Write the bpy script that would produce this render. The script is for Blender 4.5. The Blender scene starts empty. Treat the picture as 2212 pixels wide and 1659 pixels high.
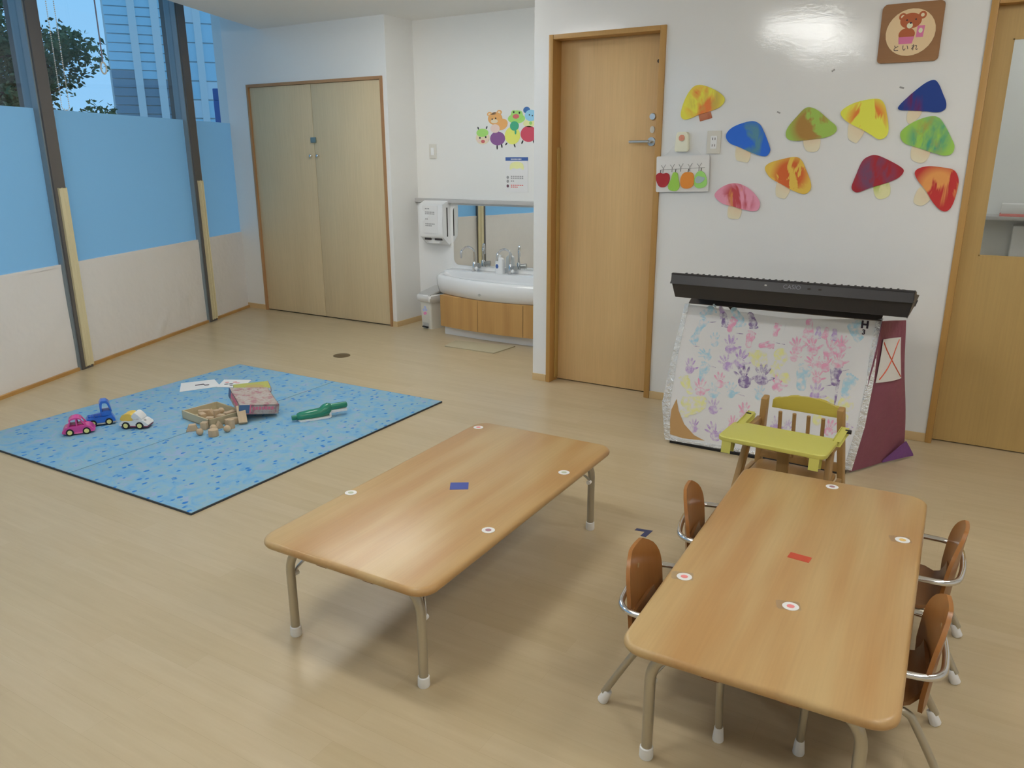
import bpy, bmesh, math, random
from mathutils import Vector, Matrix, Euler

S = bpy.context.scene
COL = S.collection
pi = math.pi

# ------------------------------------------------------------------ camera, sky, exposure
cam = bpy.data.objects.new('camera', bpy.data.cameras.new('camera'))
COL.objects.link(cam)
YAW, PITCH, ROLL, EYE = .5425, .2825, -.0024, 1.4072
fw = Vector((-math.sin(YAW)*math.cos(PITCH), math.cos(YAW)*math.cos(PITCH), -math.sin(PITCH)))
rt = Vector((math.cos(YAW), math.sin(YAW), 0))
up = rt.cross(fw)
r2 = rt*math.cos(ROLL) + up*math.sin(ROLL)
u2 = -rt*math.sin(ROLL) + up*math.cos(ROLL)
M = Matrix.Identity(4)
for i in range(3):
    M[i][0], M[i][1], M[i][2] = r2[i], u2[i], -fw[i]
M[2][3] = EYE
cam.matrix_world = M
cam.data.sensor_width = 36
cam.data.lens = 1692.59/2212*36
cam.data.clip_start = .05
cam.data.clip_end = 500
S.camera = cam

S.view_settings.view_transform = 'Standard'
S.view_settings.look = 'None'
S.view_settings.gamma = 1
S.view_settings.use_curve_mapping = False
S.view_settings.exposure = 0.0
LAMP_POWER = 20.5          # emission of the ceiling light diffusers

world = bpy.data.worlds.new('sky')
S.world = world
world.use_nodes = True
wn, wl = world.node_tree.nodes, world.node_tree.links
wn.clear()
w_out = wn.new('ShaderNodeOutputWorld'); w_bg = wn.new('ShaderNodeBackground')
w_tc = wn.new('ShaderNodeTexCoord'); w_sep = wn.new('ShaderNodeSeparateXYZ'); w_rmp = wn.new('ShaderNodeValToRGB')
wl.new(w_tc.outputs['Generated'], w_sep.inputs[0]); wl.new(w_sep.outputs[2], w_rmp.inputs[0])
w_rmp.color_ramp.elements[0].position = 0.0; w_rmp.color_ramp.elements[0].color = (.36, .70, 1.08, 1)
w_rmp.color_ramp.elements[1].position = .30; w_rmp.color_ramp.elements[1].color = (.28, .64, 1.02, 1)
w_e = w_rmp.color_ramp.elements.new(.80); w_e.color = (.10, .24, .46, 1)   # dusk: dark overhead
wl.new(w_rmp.outputs[0], w_bg.inputs[0]); w_bg.inputs[1].default_value = 1.0
wl.new(w_bg.outputs[0], w_out.inputs[0])

# ------------------------------------------------------------------ materials
def lin(c):
    c = c/255.
    return c/12.92 if c <= .04045 else ((c+.055)/1.055)**2.4
ILLUM = .60
FLOOR_ILLUM = 1.15                # how bright a white surface reads in this room
def px(r, g, b, k=ILLUM):
    """surface colour of a thing that reads (r,g,b) in the photo's room light"""
    l = [lin(v)/k for v in (r, g, b)]; y = .3*l[0]+.59*l[1]+.11*l[2]
    return tuple(min(.88, .9*v+.1*y) for v in l) + (1,)
def pxh(r, g, b): return px(r, g, b, FLOOR_ILLUM)     # the same for things that face the ceiling lights
def rgb(r, g, b): return (lin(r), lin(g), lin(b), 1)

def mat(name, col, rough=.5, metal=0., spec=.5, bump=None, **kw):
    m = bpy.data.materials.new(name); m.use_nodes = True
    n = m.node_tree.nodes; b = n['Principled BSDF']
    b.inputs['Base Color'].default_value = col
    b.inputs['Roughness'].default_value = rough
    b.inputs['Metallic'].default_value = metal
    b.inputs['Specular IOR Level'].default_value = spec
    for k, v in kw.items(): b.inputs[k.replace('_', ' ')].default_value = v
    m.diffuse_color = col
    if bump:
        sc, st = bump[:2]
        tex(m, sc, None, bump=st, dist=bump[2] if len(bump) > 2 else .002)
    return m
def nd(m, t): return m.node_tree.nodes.new(t)
def ln(m, a, b): m.node_tree.links.new(a, b)
def bs(m): return m.node_tree.nodes['Principled BSDF']
def coords(m, scale=(1, 1, 1), rot=(0, 0, 0), loc=(0, 0, 0)):
    tc = nd(m, 'ShaderNodeTexCoord'); mp = nd(m, 'ShaderNodeMapping')
    mp.inputs['Scale'].default_value = scale; mp.inputs['Rotation'].default_value = rot
    mp.inputs['Location'].default_value = loc
    ln(m, tc.outputs['Object'], mp.inputs[0]); return mp.outputs[0]
def noise(m, vec, scale, detail=3, rough=.5, dist=0):
    t = nd(m, 'ShaderNodeTexNoise'); t.inputs['Scale'].default_value = scale
    t.inputs['Detail'].default_value = detail; t.inputs['Roughness'].default_value = rough
    t.inputs['Distortion'].default_value = dist
    ln(m, vec, t.inputs['Vector']); return t.outputs['Fac']
def ramp(m, fac, stops):
    r = nd(m, 'ShaderNodeValToRGB'); e = r.color_ramp.elements
    while len(e) < len(stops): e.new(.5)
    for el, (p, c) in zip(e, stops): el.position = p; el.color = c
    ln(m, fac, r.inputs[0]); return r.outputs[0]
def mix(m, fac, a, b, mode='MIX'):
    x = nd(m, 'ShaderNodeMix'); x.data_type = 'RGBA'; x.blend_type = mode
    for s, v in ((x.inputs[0], fac), (x.inputs[6], a), (x.inputs[7], b)):
        if isinstance(v, (int, float)): s.default_value = v
        elif isinstance(v, tuple): s.default_value = v
        else: ln(m, v, s)
    return x.outputs[2]
def add_bump(m, fac, st=.3, dist=.002):
    b = nd(m, 'ShaderNodeBump'); b.inputs['Strength'].default_value = st; b.inputs['Distance'].default_value = dist
    ln(m, fac, b.inputs['Height']); ln(m, b.outputs[0], bs(m).inputs['Normal'])
def tex(m, scale, cols, vec=None, bump=0, dist=.002, detail=3):
    v = vec or coords(m)
    f = noise(m, v, scale, detail)
    if cols: ln(m, ramp(m, f, cols), bs(m).inputs['Base Color'])
    if bump: add_bump(m, f, bump, dist)
    return m
W1 = (1, 1, 1, 1); K0 = (0, 0, 0, 1)

def wood(name, c1, c2, axis=1, rough=.4, band=9, spec=.4):
    m = mat(name, c1, rough, spec=spec)
    s = [1, 1, 1]; s[axis] = .12
    v = coords(m, tuple(s))
    f1 = noise(m, v, band, 1.5, .4); f2 = noise(m, coords(m, tuple([1 if i != axis else .03 for i in range(3)])), 130, 3)
    a = ramp(m, f1, [(.36, c1), (.64, c2)])
    g = ramp(m, f2, [(.3, (.93, .93, .93, 1)), (.7, W1)])
    ln(m, mix(m, 1., a, g, 'MULTIPLY'), bs(m).inputs['Base Color'])
    return m
def scribble(name, base, strokes, seed=0, ctr=(0, 0), rad=.11):
    """paper cut-out coloured in with crayon: strokes = [(colour, lo, hi, noise scale)]"""
    m = mat(name, base, .75, spec=.2)
    c = base
    for i, (col, lo, hi, sc) in enumerate(strokes):
        f = noise(m, coords(m, (1, 1, .55), (0, .6+i, 0), (seed*3.1+i*7.7, i*1.3, seed)), sc, 4, .6, .6)
        k = ramp(m, f, [(lo-.06, K0), (hi-.06, W1)])
        if rad < .5:
            tc = nd(m, 'ShaderNodeTexCoord'); vd = nd(m, 'ShaderNodeVectorMath'); vd.operation = 'DISTANCE'
            ln(m, tc.outputs['Object'], vd.inputs[0]); vd.inputs[1].default_value = (ctr[0]+.02*(i % 2), -.006, ctr[1]+.012*i)
            k = mix(m, 1., k, ramp(m, vd.outputs['Value'], [(rad*.55, W1), (rad*.95, K0)]), 'MULTIPLY')
        c = mix(m, k, c, col)
    ln(m, c, bs(m).inputs['Base Color'])
    return m

# setting
M_wall = mat('white_wallpaper', (.86, .86, .855, 1), .10, spec=.62)
_v = coords(M_wall)
add_bump(M_wall, noise(M_wall, coords(M_wall, (1, 1, 1.6)), 42, 4, .6), .10, .003)
M_wall2 = mat('white_alcove_wallpaper', (.85, .84, .81, 1), .55, spec=.25, bump=(80, .15, .003))
M_ceil = mat('ceiling_board', (.88, .86, .82, 1), .9, spec=.1, bump=(60, .15, .002))
M_panel_white = mat('white_splash_panel', px(205, 205, 204), .25)
M_ledge = mat('grey_ledge', px(150, 148, 146), .4)

M_floor = mat('pale_wood_floor', pxh(184, 165, 125), .32, spec=.4)
_b = nd(M_floor, 'ShaderNodeTexBrick')
ln(M_floor, coords(M_floor), _b.inputs['Vector'])
_b.offset = .37; _b.offset_frequency = 2; _b.squash = 1
_b.inputs['Scale'].default_value = 1; _b.inputs['Brick Width'].default_value = .9; _b.inputs['Row Height'].default_value = .078
_b.inputs['Mortar Size'].default_value = .0007; _b.inputs['Mortar Smooth'].default_value = .6
_b.inputs['Color1'].default_value = (.60, .49, .32, 1); _b.inputs['Color2'].default_value = (.565, .455, .285, 1)
_b.inputs['Mortar'].default_value = (.53, .42, .26, 1)
_f = noise(M_floor, coords(M_floor, (.09, 1, 1)), 38, 4, .6)
_g = ramp(M_floor, _f, [(.3, (.92, .90, .87, 1)), (.7, W1)])
ln(M_floor, mix(M_floor, 1., _b.outputs['Color'], _g, 'MULTIPLY'), bs(M_floor).inputs['Base Color'])
M_base = mat('beige_baseboard', px(170, 144, 100), .5)
M_trimwood = wood('door_frame_wood', (.55, .315, .10, 1), (.48, .265, .08, 1), 2, .4, 6)
M_door = wood('door_veneer', (.76, .52, .25, 1), (.72, .48, .225, 1), 2, .42, 5)
M_door2 = wood('toilet_door_veneer', (.56, .385, .15, 1), (.52, .355, .135, 1), 2, .42, 5)
M_closet = wood('closet_veneer', (.72, .58, .36, 1), (.68, .54, .33, 1), 2, .45, 4)
M_closet_trim = wood('closet_frame_wood', px(150, 112, 70), px(140, 100, 60), 2, .45, 5)
M_post = mat('bronze_window_post', (.135, .125, .12, 1), .45, .2)
M_post_side = mat('grey_window_post_side', (.24, .29, .32, 1), .4, .2)
M_guard = wood('cream_corner_guard', (.74, .66, .42, 1), (.70, .61, .38, 1), 2, .6, 6)
M_pad = mat('white_quilted_panel', (.80, .775, .75, 1), .85, spec=.15, bump=(6, .5, .03))
M_glass = bpy.data.materials.new('clear_glass'); M_glass.use_nodes = True
_n = M_glass.node_tree.nodes; _n.clear()
_o = _n.new('ShaderNodeOutputMaterial'); _t = _n.new('ShaderNodeBsdfTransparent'); _gl = _n.new('ShaderNodeBsdfGlossy'); _mx = _n.new('ShaderNodeMixShader')
_t.inputs[0].default_value = (.93, .96, .97, 1); _gl.inputs['Roughness'].default_value = .02; _mx.inputs[0].default_value = .05
for a, b in ((_t.outputs[0], _mx.inputs[1]), (_gl.outputs[0], _mx.inputs[2]), (_mx.outputs[0], _o.inputs[0])): M_glass.node_tree.links.new(a, b)
M_film = bpy.data.materials.new('frosted_window_film'); M_film.use_nodes = True
_n = M_film.node_tree.nodes; _n.clear()
_o = _n.new('ShaderNodeOutputMaterial'); _t = _n.new('ShaderNodeBsdfTranslucent'); _d = _n.new('ShaderNodeBsdfDiffuse'); _mx = _n.new('ShaderNodeMixShader')
_t.inputs[0].default_value = (.95, .95, .95, 1); _d.inputs[0].default_value = (.30, .68, 1, 1); _mx.inputs[0].default_value = .34
for a, b in ((_t.outputs[0], _mx.inputs[1]), (_d.outputs[0], _mx.inputs[2]), (_mx.outputs[0], _o.inputs[0])): M_film.node_tree.links.new(a, b)

# things
M_chrome = mat('chrome', (.75, .75, .77, 1), .12, 1.)
M_steel = mat('brushed_steel', (.55, .54, .52, 1), .32, 1.)
M_leg = mat('champagne_metal_leg', (.50, .46, .37, 1), .28, .7)
M_white = mat('white_plastic', px(214, 212, 210), .35)
M_rubber = mat('white_rubber', px(200, 196, 190), .6)
M_cream = mat('cream_plastic', px(208, 205, 172), .4)
M_grey = mat('grey_plastic', px(150, 148, 144), .5)
M_lgrey = mat('pale_grey_plastic', px(178, 175, 166), .5)
M_black = mat('black_plastic', px(36, 34, 36), .42, bump=(500, .1, .0005))
M_blackm = mat('black_metal', px(30, 29, 31), .4, .3)
M_dark = mat('dark_gap', px(48, 42, 40), .8)
M_table = wood('beech_laminate', (.57, .395, .185, 1), (.50, .29, .115, 1), 1, .30, 11, .38)
M_table_edge = wood('table_edge_wood', px(180, 136, 84), px(168, 124, 74), 1, .4, 8)
M_ply = wood('plywood_brown', (.37, .155, .042, 1), (.30, .115, .028, 1), 2, .3, 8)
M_seatwood = wood('plywood_seat', (.28, .13, .05, 1), (.23, .10, .035, 1), 0, .3, 8)
M_block = wood('bare_beech', (.66, .50, .33, 1), (.60, .44, .28, 1), 2, .6, 20)
M_chairwood = wood('baby_chair_wood', (.46, .28, .11, 1), (.40, .23, .085, 1), 2, .35, 8)
M_yellow = mat('yellow_paint', (.60, .575, .135, 1), .35)
M_yellow2 = mat('deep_yellow_paint', (.58, .47, .075, 1), .35)
M_paper = mat('white_paper', (.84, .83, .82, 1), .8, spec=.2)
M_gridgrey = mat('grey_print', px(128, 126, 126), .8)
M_redprint = mat('red_print', px(190, 100, 96), .8)
M_blueprint = mat('blue_print', px(48, 80, 140), .7)
M_yprint = mat('yellow_print', px(214, 204, 130), .8)
M_mirror = mat('mirror_glass', (.86, .88, .87, 1), .015, 1.)
M_ceramic = mat('white_ceramic', px(206, 210, 216), .12, spec=.55)
M_vanity = wood('vanity_wood', px(164, 124, 66), px(152, 112, 56), 2, .4, 12)
M_towel = mat('beige_towel_cloth', pxh(204, 192, 158), .95, spec=.05, bump=(120, .6, .004))
M_foil = mat('silver_tape', (.85, .87, .90, 1), .2, .85)
add_bump(M_foil, noise(M_foil, coords(M_foil), 32, 5, .7), 1.0, .016)
M_sheet = mat('clear_wrapped_paper', (.87, .87, .89, 1), .3, spec=.5, bump=(11, .25, .02))
M_purple = mat('purple_paper', (.27, .085, .13, 1), .6, bump=(9, .5, .03))
M_purple2 = mat('violet_paper', (.20, .07, .26, 1), .6, bump=(9, .5, .03))
M_cardboard = mat('brown_cardboard', px(160, 124, 74), .7)
M_greyflap = mat('grey_cloth', px(92, 84, 80), .9, spec=.05)
M_redpen = mat('red_pen', px(180, 70, 44), .7)
M_ink = mat('black_ink', px(40, 28, 44), .6)
def printm(name, c):
    m = mat(name, c, .5)
    f = noise(m, coords(m), 40, 4, .6)
    ln(m, mix(m, ramp(m, f, [(.38, K0), (.60, W1)]), (.87, .86, .89, 1), c), bs(m).inputs['Base Color'])
    return m
PRM = {'b': printm('blue_handprint', px(140, 178, 222)), 'p': printm('purple_handprint', px(156, 128, 178)), 'd': printm('violet_handprint', px(112, 92, 140)),
       'k': printm('pink_handprint', px(214, 132, 164)), 'y': printm('yellow_handprint', px(222, 212, 120))}
# ------------------------------------------------------------------ mesh helpers
def V(*a): return Vector(a)
def T(x=0, y=0, z=0): return Matrix.Translation((x, y, z))
def RX(a): return Matrix.Rotation(a, 4, 'X')
def RY(a): return Matrix.Rotation(a, 4, 'Y')
def RZ(a): return Matrix.Rotation(a, 4, 'Z')
def frame(o, ex, ey, ez=None):
    ex = Vector(ex).normalized(); ey = Vector(ey).normalized(); ez = Vector(ez).normalized() if ez else ex.cross(ey)
    m = Matrix.Identity(4)
    for i in range(3): m[i][0], m[i][1], m[i][2], m[i][3] = ex[i], ey[i], ez[i], o[i]
    return m
def axis_to(d):
    d = Vector(d).normalized()
    return d.to_track_quat('Z', 'Y').to_matrix().to_4x4()
def smooth(pts, n=6, closed=True):
    P = [Vector(p) for p in pts]; L = len(P); out = []
    rng = range(L) if closed else range(L-1)
    for i in rng:
        g = (lambda k: P[k % L]) if closed else (lambda k: P[max(0, min(L-1, k))])
        a, b, c, d = g(i-1), g(i), g(i+1), g(i+2)
        for j in range(n):
            t = j/n
            out.append(.5*((2*b)+(c-a)*t+(2*a-5*b+4*c-d)*t*t+(3*b-a-3*c+d)*t**3))
    if not closed: out.append(P[-1])
    return out
def rrect(w, h, r, n=5):
    out = []
    for cx, cy, a0 in ((w/2-r, h/2-r, 0), (-w/2+r, h/2-r, 90), (-w/2+r, -h/2+r, 180), (w/2-r, -h/2+r, 270)):
        for i in range(n+1):
            a = math.radians(a0+90*i/n); out.append((cx+r*math.cos(a), cy+r*math.sin(a)))
    return out
def ellipse(cx, cy, a, b, n=24, rot=0):
    c, s = math.cos(rot), math.sin(rot)
    return [(cx+a*math.cos(t)*c-b*math.sin(t)*s, cy+a*math.cos(t)*s+b*math.sin(t)*c) for t in (2*pi*i/n for i in range(n))]
def arc_pts(c, r, a0, a1, n, plane='xz', o=0.):
    out = []
    for i in range(n+1):
        a = math.radians(a0+(a1-a0)*i/n); p, q = c[0]+r*math.cos(a), c[1]+r*math.sin(a)
        out.append((p, o, q) if plane == 'xz' else (p, q, o) if plane == 'xy' else (o, p, q))
    return out

class MB:
    """collects shapes into ONE mesh object"""
    def __init__(s): s.bm = bmesh.new()
    def put(s, t, mi=0, X=None, bev=0, seg=2, bang=30):
        if X is not None: t.transform(X)
        if bev:
            es = [e for e in t.edges if e.is_manifold and e.calc_face_angle(0) > math.radians(bang)]
            bmesh.ops.bevel(t, geom=es, offset=bev, segments=seg, profile=.6, affect='EDGES', clamp_overlap=True)
        for f in t.faces: f.material_index = mi
        me = bpy.data.meshes.new('t'); t.to_mesh(me); t.free()
        s.bm.from_mesh(me); bpy.data.meshes.remove(me); return s
    def box(s, c, d, mi=0, X=None, bev=0, seg=2):
        t = bmesh.new(); bmesh.ops.create_cube(t, size=1)
        for v in t.verts: v.co = Vector((c[0]+v.co.x*d[0], c[1]+v.co.y*d[1], c[2]+v.co.z*d[2]))
        return s.put(t, mi, X, bev, seg)
    def bx(s, a, b, mi=0, X=None, bev=0, seg=2):
        return s.box([(p+q)/2 for p, q in zip(a, b)], [abs(q-p) for p, q in zip(a, b)], mi, X, bev, seg)
    def cyl(s, p0, p1, r0, r1=None, mi=0, n=16, X=None, bev=0):
        r1 = r0 if r1 is None else r1
        p0, p1 = Vector(p0), Vector(p1)
        t = bmesh.new(); bmesh.ops.create_cone(t, cap_ends=True, segments=n, radius1=r0, radius2=r1, depth=(p1-p0).length)
        m = Matrix.Translation((p0+p1)/2) @ axis_to(p1-p0)
        return s.put(t, mi, (X @ m) if X is not None else m, bev, 2, 60)
    def ball(s, c, r, sc=(1, 1, 1), mi=0, n=16, X=None):
        t = bmesh.new(); bmesh.ops.create_uvsphere(t, u_segments=n, v_segments=max(6, n//2), radius=r)
        m = T(*c) @ Matrix.Diagonal((*sc, 1))
        return s.put(t, mi, (X @ m) if X is not None else m)
    def prism(s, poly, z0, z1, mi=0, X=None, bev=0, seg=2):
        t = bmesh.new()
        vs = [t.verts.new((p[0], p[1], z0)) for p in poly]; f = t.faces.new(vs)
        ar = sum(poly[i][0]*poly[(i+1) % len(poly)][1]-poly[(i+1) % len(poly)][0]*poly[i][1] for i in range(len(poly)))
        r = bmesh.ops.extrude_face_region(t, geom=[f])
        for v in r['geom']:
            if isinstance(v, bmesh.types.BMVert): v.co.z = z1
        bmesh.ops.recalc_face_normals(t, faces=t.faces)
        return s.put(t, mi, X, bev, seg)
    def flat(s, poly, z, mi=0, X=None):
        t = bmesh.new(); vs = [t.verts.new((p[0], p[1], z)) for p in poly]; f = t.faces.new(vs)
        f.normal_update()
        if f.normal.z < 0: f.normal_flip()
        return s.put(t, mi, X)
    def loft(s, rings, mi=0, cap=True, closed=True, loop=False, X=None):
        t = bmesh.new(); R = [[t.verts.new(p) for p in ring] for ring in rings]; n = len(R[0])
        prs = list(zip(R, R[1:]+[R[0]])) if loop else list(zip(R, R[1:]))
        for a, b in prs:
            for i in range(n if closed else n-1):
                j = (i+1) % n
                try: t.faces.new((a[i], a[j], b[j], b[i]))
                except ValueError: pass
        if cap and closed and not loop:
            t.faces.new(R[0][::-1]); t.faces.new(R[-1])
        bmesh.ops.recalc_face_normals(t, faces=t.faces)
        return s.put(t, mi, X)
    def tube(s, pts, r, mi=0, n=10, closed=False, X=None):
        P = [Vector(p) for p in pts]; L = len(P)
        rr = r if isinstance(r, (list, tuple)) else [r]*L
        tan = []
        for i in range(L):
            a, b = (P[(i-1) % L], P[(i+1) % L]) if closed else (P[max(0, i-1)], P[min(L-1, i+1)])
            tan.append((b-a).normalized())
        ref = Vector((0, 0, 1)) if abs(tan[0].z) < .9 else Vector((1, 0, 0))
        nrm = (ref-tan[0]*ref.dot(tan[0])).normalized(); rings = []
        for i in range(L):
            nrm = (nrm-tan[i]*nrm.dot(tan[i])).normalized(); bi = tan[i].cross(nrm)
            rings.append([P[i]+rr[i]*(nrm*math.cos(2*pi*k/n)+bi*math.sin(2*pi*k/n)) for k in range(n)])
        return s.loft(rings, mi, not closed, True, closed, X)
    def lathe(s, prof, mi=0, n=24, X=None):
        rings = [[(max(r, 1e-4)*math.cos(2*pi*k/n), max(r, 1e-4)*math.sin(2*pi*k/n), z) for k in range(n)] for r, z in prof]
        return s.loft(rings, mi, True, True, False, X)
    def sheet(s, grid, th, mi=0, X=None):
        """a curved board: grid[i][j] points, thickened along the normals"""
        G = [[Vector(p) for p in row] for row in grid]; a, b = len(G), len(G[0])
        t = bmesh.new(); top = []; bot = []
        for i in range(a):
            rt_, rb_ = [], []
            for j in range(b):
                du = G[min(a-1, i+1)][j]-G[max(0, i-1)][j]; dv = G[i][min(b-1, j+1)]-G[i][max(0, j-1)]
                nn = du.cross(dv); nn = nn.normalized() if nn.length > 1e-9 else Vector((0, 0, 1))
                rt_.append(t.verts.new(G[i][j]+nn*th/2)); rb_.append(t.verts.new(G[i][j]-nn*th/2))
            top.append(rt_); bot.append(rb_)
        for i in range(a-1):
            for j in range(b-1):
                t.faces.new((top[i][j], top[i][j+1], top[i+1][j+1], top[i+1][j])); t.faces.new((bot[i][j], bot[i+1][j], bot[i+1][j+1], bot[i][j+1]))
        for j in range(b-1):
            t.faces.new((top[0][j], bot[0][j], bot[0][j+1], top[0][j+1])); t.faces.new((top[-1][j], top[-1][j+1], bot[-1][j+1], bot[-1][j]))
        for i in range(a-1):
            t.faces.new((top[i][0], top[i+1][0], bot[i+1][0], bot[i][0])); t.faces.new((top[i][-1], bot[i][-1], bot[i+1][-1], top[i+1][-1]))
        bmesh.ops.recalc_face_normals(t, faces=t.faces)
        return s.put(t, mi, X)
    def text(s, body, size, mi=0, X=None, ext=.0006, bold=0.):
        c = bpy.data.curves.new('t', 'FONT'); c.body = body; c.size = size; c.extrude = ext; c.offset = bold; c.align_x = 'CENTER'; c.align_y = 'CENTER'
        o = bpy.data.objects.new('t', c); COL.objects.link(o)
        dg = bpy.context.evaluated_depsgraph_get(); dg.update()
        me = bpy.data.meshes.new_from_object(o.evaluated_get(dg))
        t = bmesh.new(); t.from_mesh(me)
        bpy.data.objects.remove(o); bpy.data.curves.remove(c); bpy.data.meshes.remove(me)
        return s.put(t, mi, X)
    def build(s, name, mats, parent=None, loc=(0, 0, 0), rz=0, label=None, ang=35):
        me = bpy.data.meshes.new(name)
        if not any(True for _ in s.bm.faces): raise RuntimeError(name)
        s.bm.to_mesh(me); s.bm.free()
        for m in (mats if isinstance(mats, (list, tuple)) else [mats]): me.materials.append(m)
        me.polygons.foreach_set('use_smooth', [True]*len(me.polygons))
        me.set_sharp_from_angle(angle=math.radians(ang))
        o = bpy.data.objects.new(name, me); COL.objects.link(o)
        o.parent = parent; o.location = loc; o.rotation_euler = (0, 0, rz)
        if label: o['label'] = label
        return o
def tag(o, label, cat, group=None, kind=None):
    o['label'] = label; o['category'] = cat
    if group: o['group'] = group
    if kind: o['kind'] = kind
    return o
def thing(name, label, cat, loc=(0, 0, 0), rz=0, group=None, kind=None):
    o = bpy.data.objects.new(name, None); COL.objects.link(o)
    o.empty_display_size = .05; o.location = loc; o.rotation_euler = (0, 0, rz)
    return tag(o, label, cat, group, kind)
def copy_thing(src, loc, rz, label, cat=None):
    def rec(o, par):
        c = o.copy(); COL.objects.link(c); c.parent = par
        for ch in [k for k in bpy.data.objects if k.parent == o]: rec(ch, c)
        return c
    c = rec(src, None); c.location = loc; c.rotation_euler = (0, 0, rz); c['label'] = label
    return c
def struct(mb, name, mats, label, cat):
    return tag(mb.build(name, mats), label, cat, kind='structure')
# ------------------------------------------------------------------ the room
DY = 4.3185            # plane of the wall with the two doors
CY = 5.1607            # plane of the closet wall
AY = 5.514             # back of the washing alcove
CZ = 2.467             # ceiling height
WX0, WK = -4.1382, -.386                   # window wall: x = WX0 + WK*y
WD = Vector((WK, 1, 0)).normalized()       # along the window wall, away from the camera
WN = Vector((1, -WK, 0)).normalized()      # into the room
def wp(y, off=0., z=0.): return Vector((WX0+WK*y, y, z)) + WN*off
XR, YF = 2.6, -2.2      # right wall, wall behind the camera

m = MB()
m.prism([tuple(wp(YF-.1, -.05).xy), (XR+.1, YF-.1), (XR+.1, 6.9), (tuple(wp(6.9, -.05).xy))], -.12, 0)
struct(m, 'floor', M_floor, 'pale wood plank vinyl floor of the nursery room', 'floor')
m = MB()
e = .47
m.prism([(WX0+WK*(YF-.1)+e, YF-.1), (XR+.1, YF-.1), (XR+.1, 6.9), (WX0+WK*6.9+e, 6.9)], CZ, CZ+.12)
struct(m, 'ceiling', M_ceil, 'plain off-white ceiling', 'ceiling')
m = MB()   # lid over the blind recess along the windows
m.prism([tuple(wp(YF-.1, -.05).xy), (WX0+WK*(YF-.1)+e+.1, YF-.1), (WX0+WK*6.9+e+.1, 6.9), tuple(wp(6.9, -.05).xy)], 2.9, 2.95)
a, b = Vector((WX0+WK*(YF-.1)+e, YF-.1, 0)), Vector((WX0+WK*6.9+e, 6.9, 0))
m.prism([tuple(a.xy), (a.x+.02, a.y), (b.x+.02, b.y), tuple(b.xy)], CZ+.12, 2.9)
struct(m, 'trim_1', M_ceil, 'white blind recess above the window wall', 'ceiling recess')

# wall with the doors
m = MB()
d1a, d1b, dh = -2.318, -1.662, 2.058
d2a, d2b, dh2 = -.112, .80, 2.048
t = .14
for x0, x1, z0, z1 in ((-2.4435, d1a, 0, CZ), (d1a, d1b, dh, CZ), (d1b, d2a, 0, CZ), (d2a, d2b, dh2, CZ), (d2b, XR, 0, CZ)):
    m.bx((x0, DY, z0), (x1, DY+t, z1))
struct(m, 'wall_back', M_wall, 'white wall with the paper mushrooms between two doors', 'wall')
m = MB(); m.bx((-2.4435, DY+t, 0), (-2.34, AY+.1, CZ)); struct(m, 'wall_partition', M_wall2, 'white partition wall beside the washbasin alcove', 'wall')
# closet wall and alcove
kx = WX0+WK*CY
ca, cb, ch = -5.845, -4.322, 2.005
m = MB()
for x0, x1, z0, z1 in ((kx-.12, ca, 0, 2.9), (ca, cb, ch, 2.9), (cb, -4.262, 0, 2.9)):
    m.bx((x0, CY, z0), (x1, CY+.1, z1))
m.bx((-4.36, CY+.1, 0), (-4.262, AY+.1, 2.9))
struct(m, 'wall_closet', M_wall2, 'white wall around the double closet doors', 'wall')
m = MB(); m.bx((-4.262, AY, 0), (-2.34, AY+.1, CZ)); struct(m, 'wall_alcove', M_wall2, 'white back wall of the washbasin alcove', 'wall')
m = MB(); m.bx((-4.262, AY-.012, 0), (-2.4435, AY, 1.036)); struct(m, 'trim_2', M_panel_white, 'glossy white splash panel behind the washbasin', 'wall panel')
m = MB(); m.bx((-4.262, AY-.05, 1.036), (-2.4435, AY, 1.068), bev=.004); struct(m, 'trim_3', M_ledge, 'grey ledge above mirror and towel dispenser', 'ledge')
m = MB(); m.bx((XR, YF-.1, 0), (XR+.1, DY, CZ)); struct(m, 'wall_right', M_wall2, 'white wall on the right of the room', 'wall')
m = MB(); m.prism([tuple(wp(YF, -.05).xy), (XR, YF), (XR, YF-.1), tuple(wp(YF-.1, -.05).xy)], 0, 2.9)
struct(m, 'wall_front', M_wall2, 'white wall behind the camera', 'wall')

# baseboards
m = MB()
for x0, x1 in ((-2.4435, -2.345), (-1.632, -.138), (.83, XR)): m.bx((x0, DY-.008, 0), (x1, DY, .046), bev=.002)
struct(m, 'baseboard_back', M_base, 'low beige baseboard under the mushroom wall', 'baseboard')
m = MB(); m.bx((kx, CY-.008, 0), (ca-.02, CY, .046)); m.bx((cb+.02, CY-.008, 0), (-4.262, CY, .046)); m.bx((-4.262, CY-.008, 0), (-4.254, AY-.012, .046))
struct(m, 'baseboard_closet', M_base, 'low beige baseboard beside the closet', 'baseboard')
m = MB()
a, b, c_, d_ = wp(YF, 0), wp(CY, 0), wp(CY, .035), wp(YF, .035)
m.prism([tuple(p.xy) for p in (a, b, c_, d_)], 0, .022)
struct(m, 'baseboard_left', M_trimwood, 'brown wooden sill strip under the window wall', 'baseboard')

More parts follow.
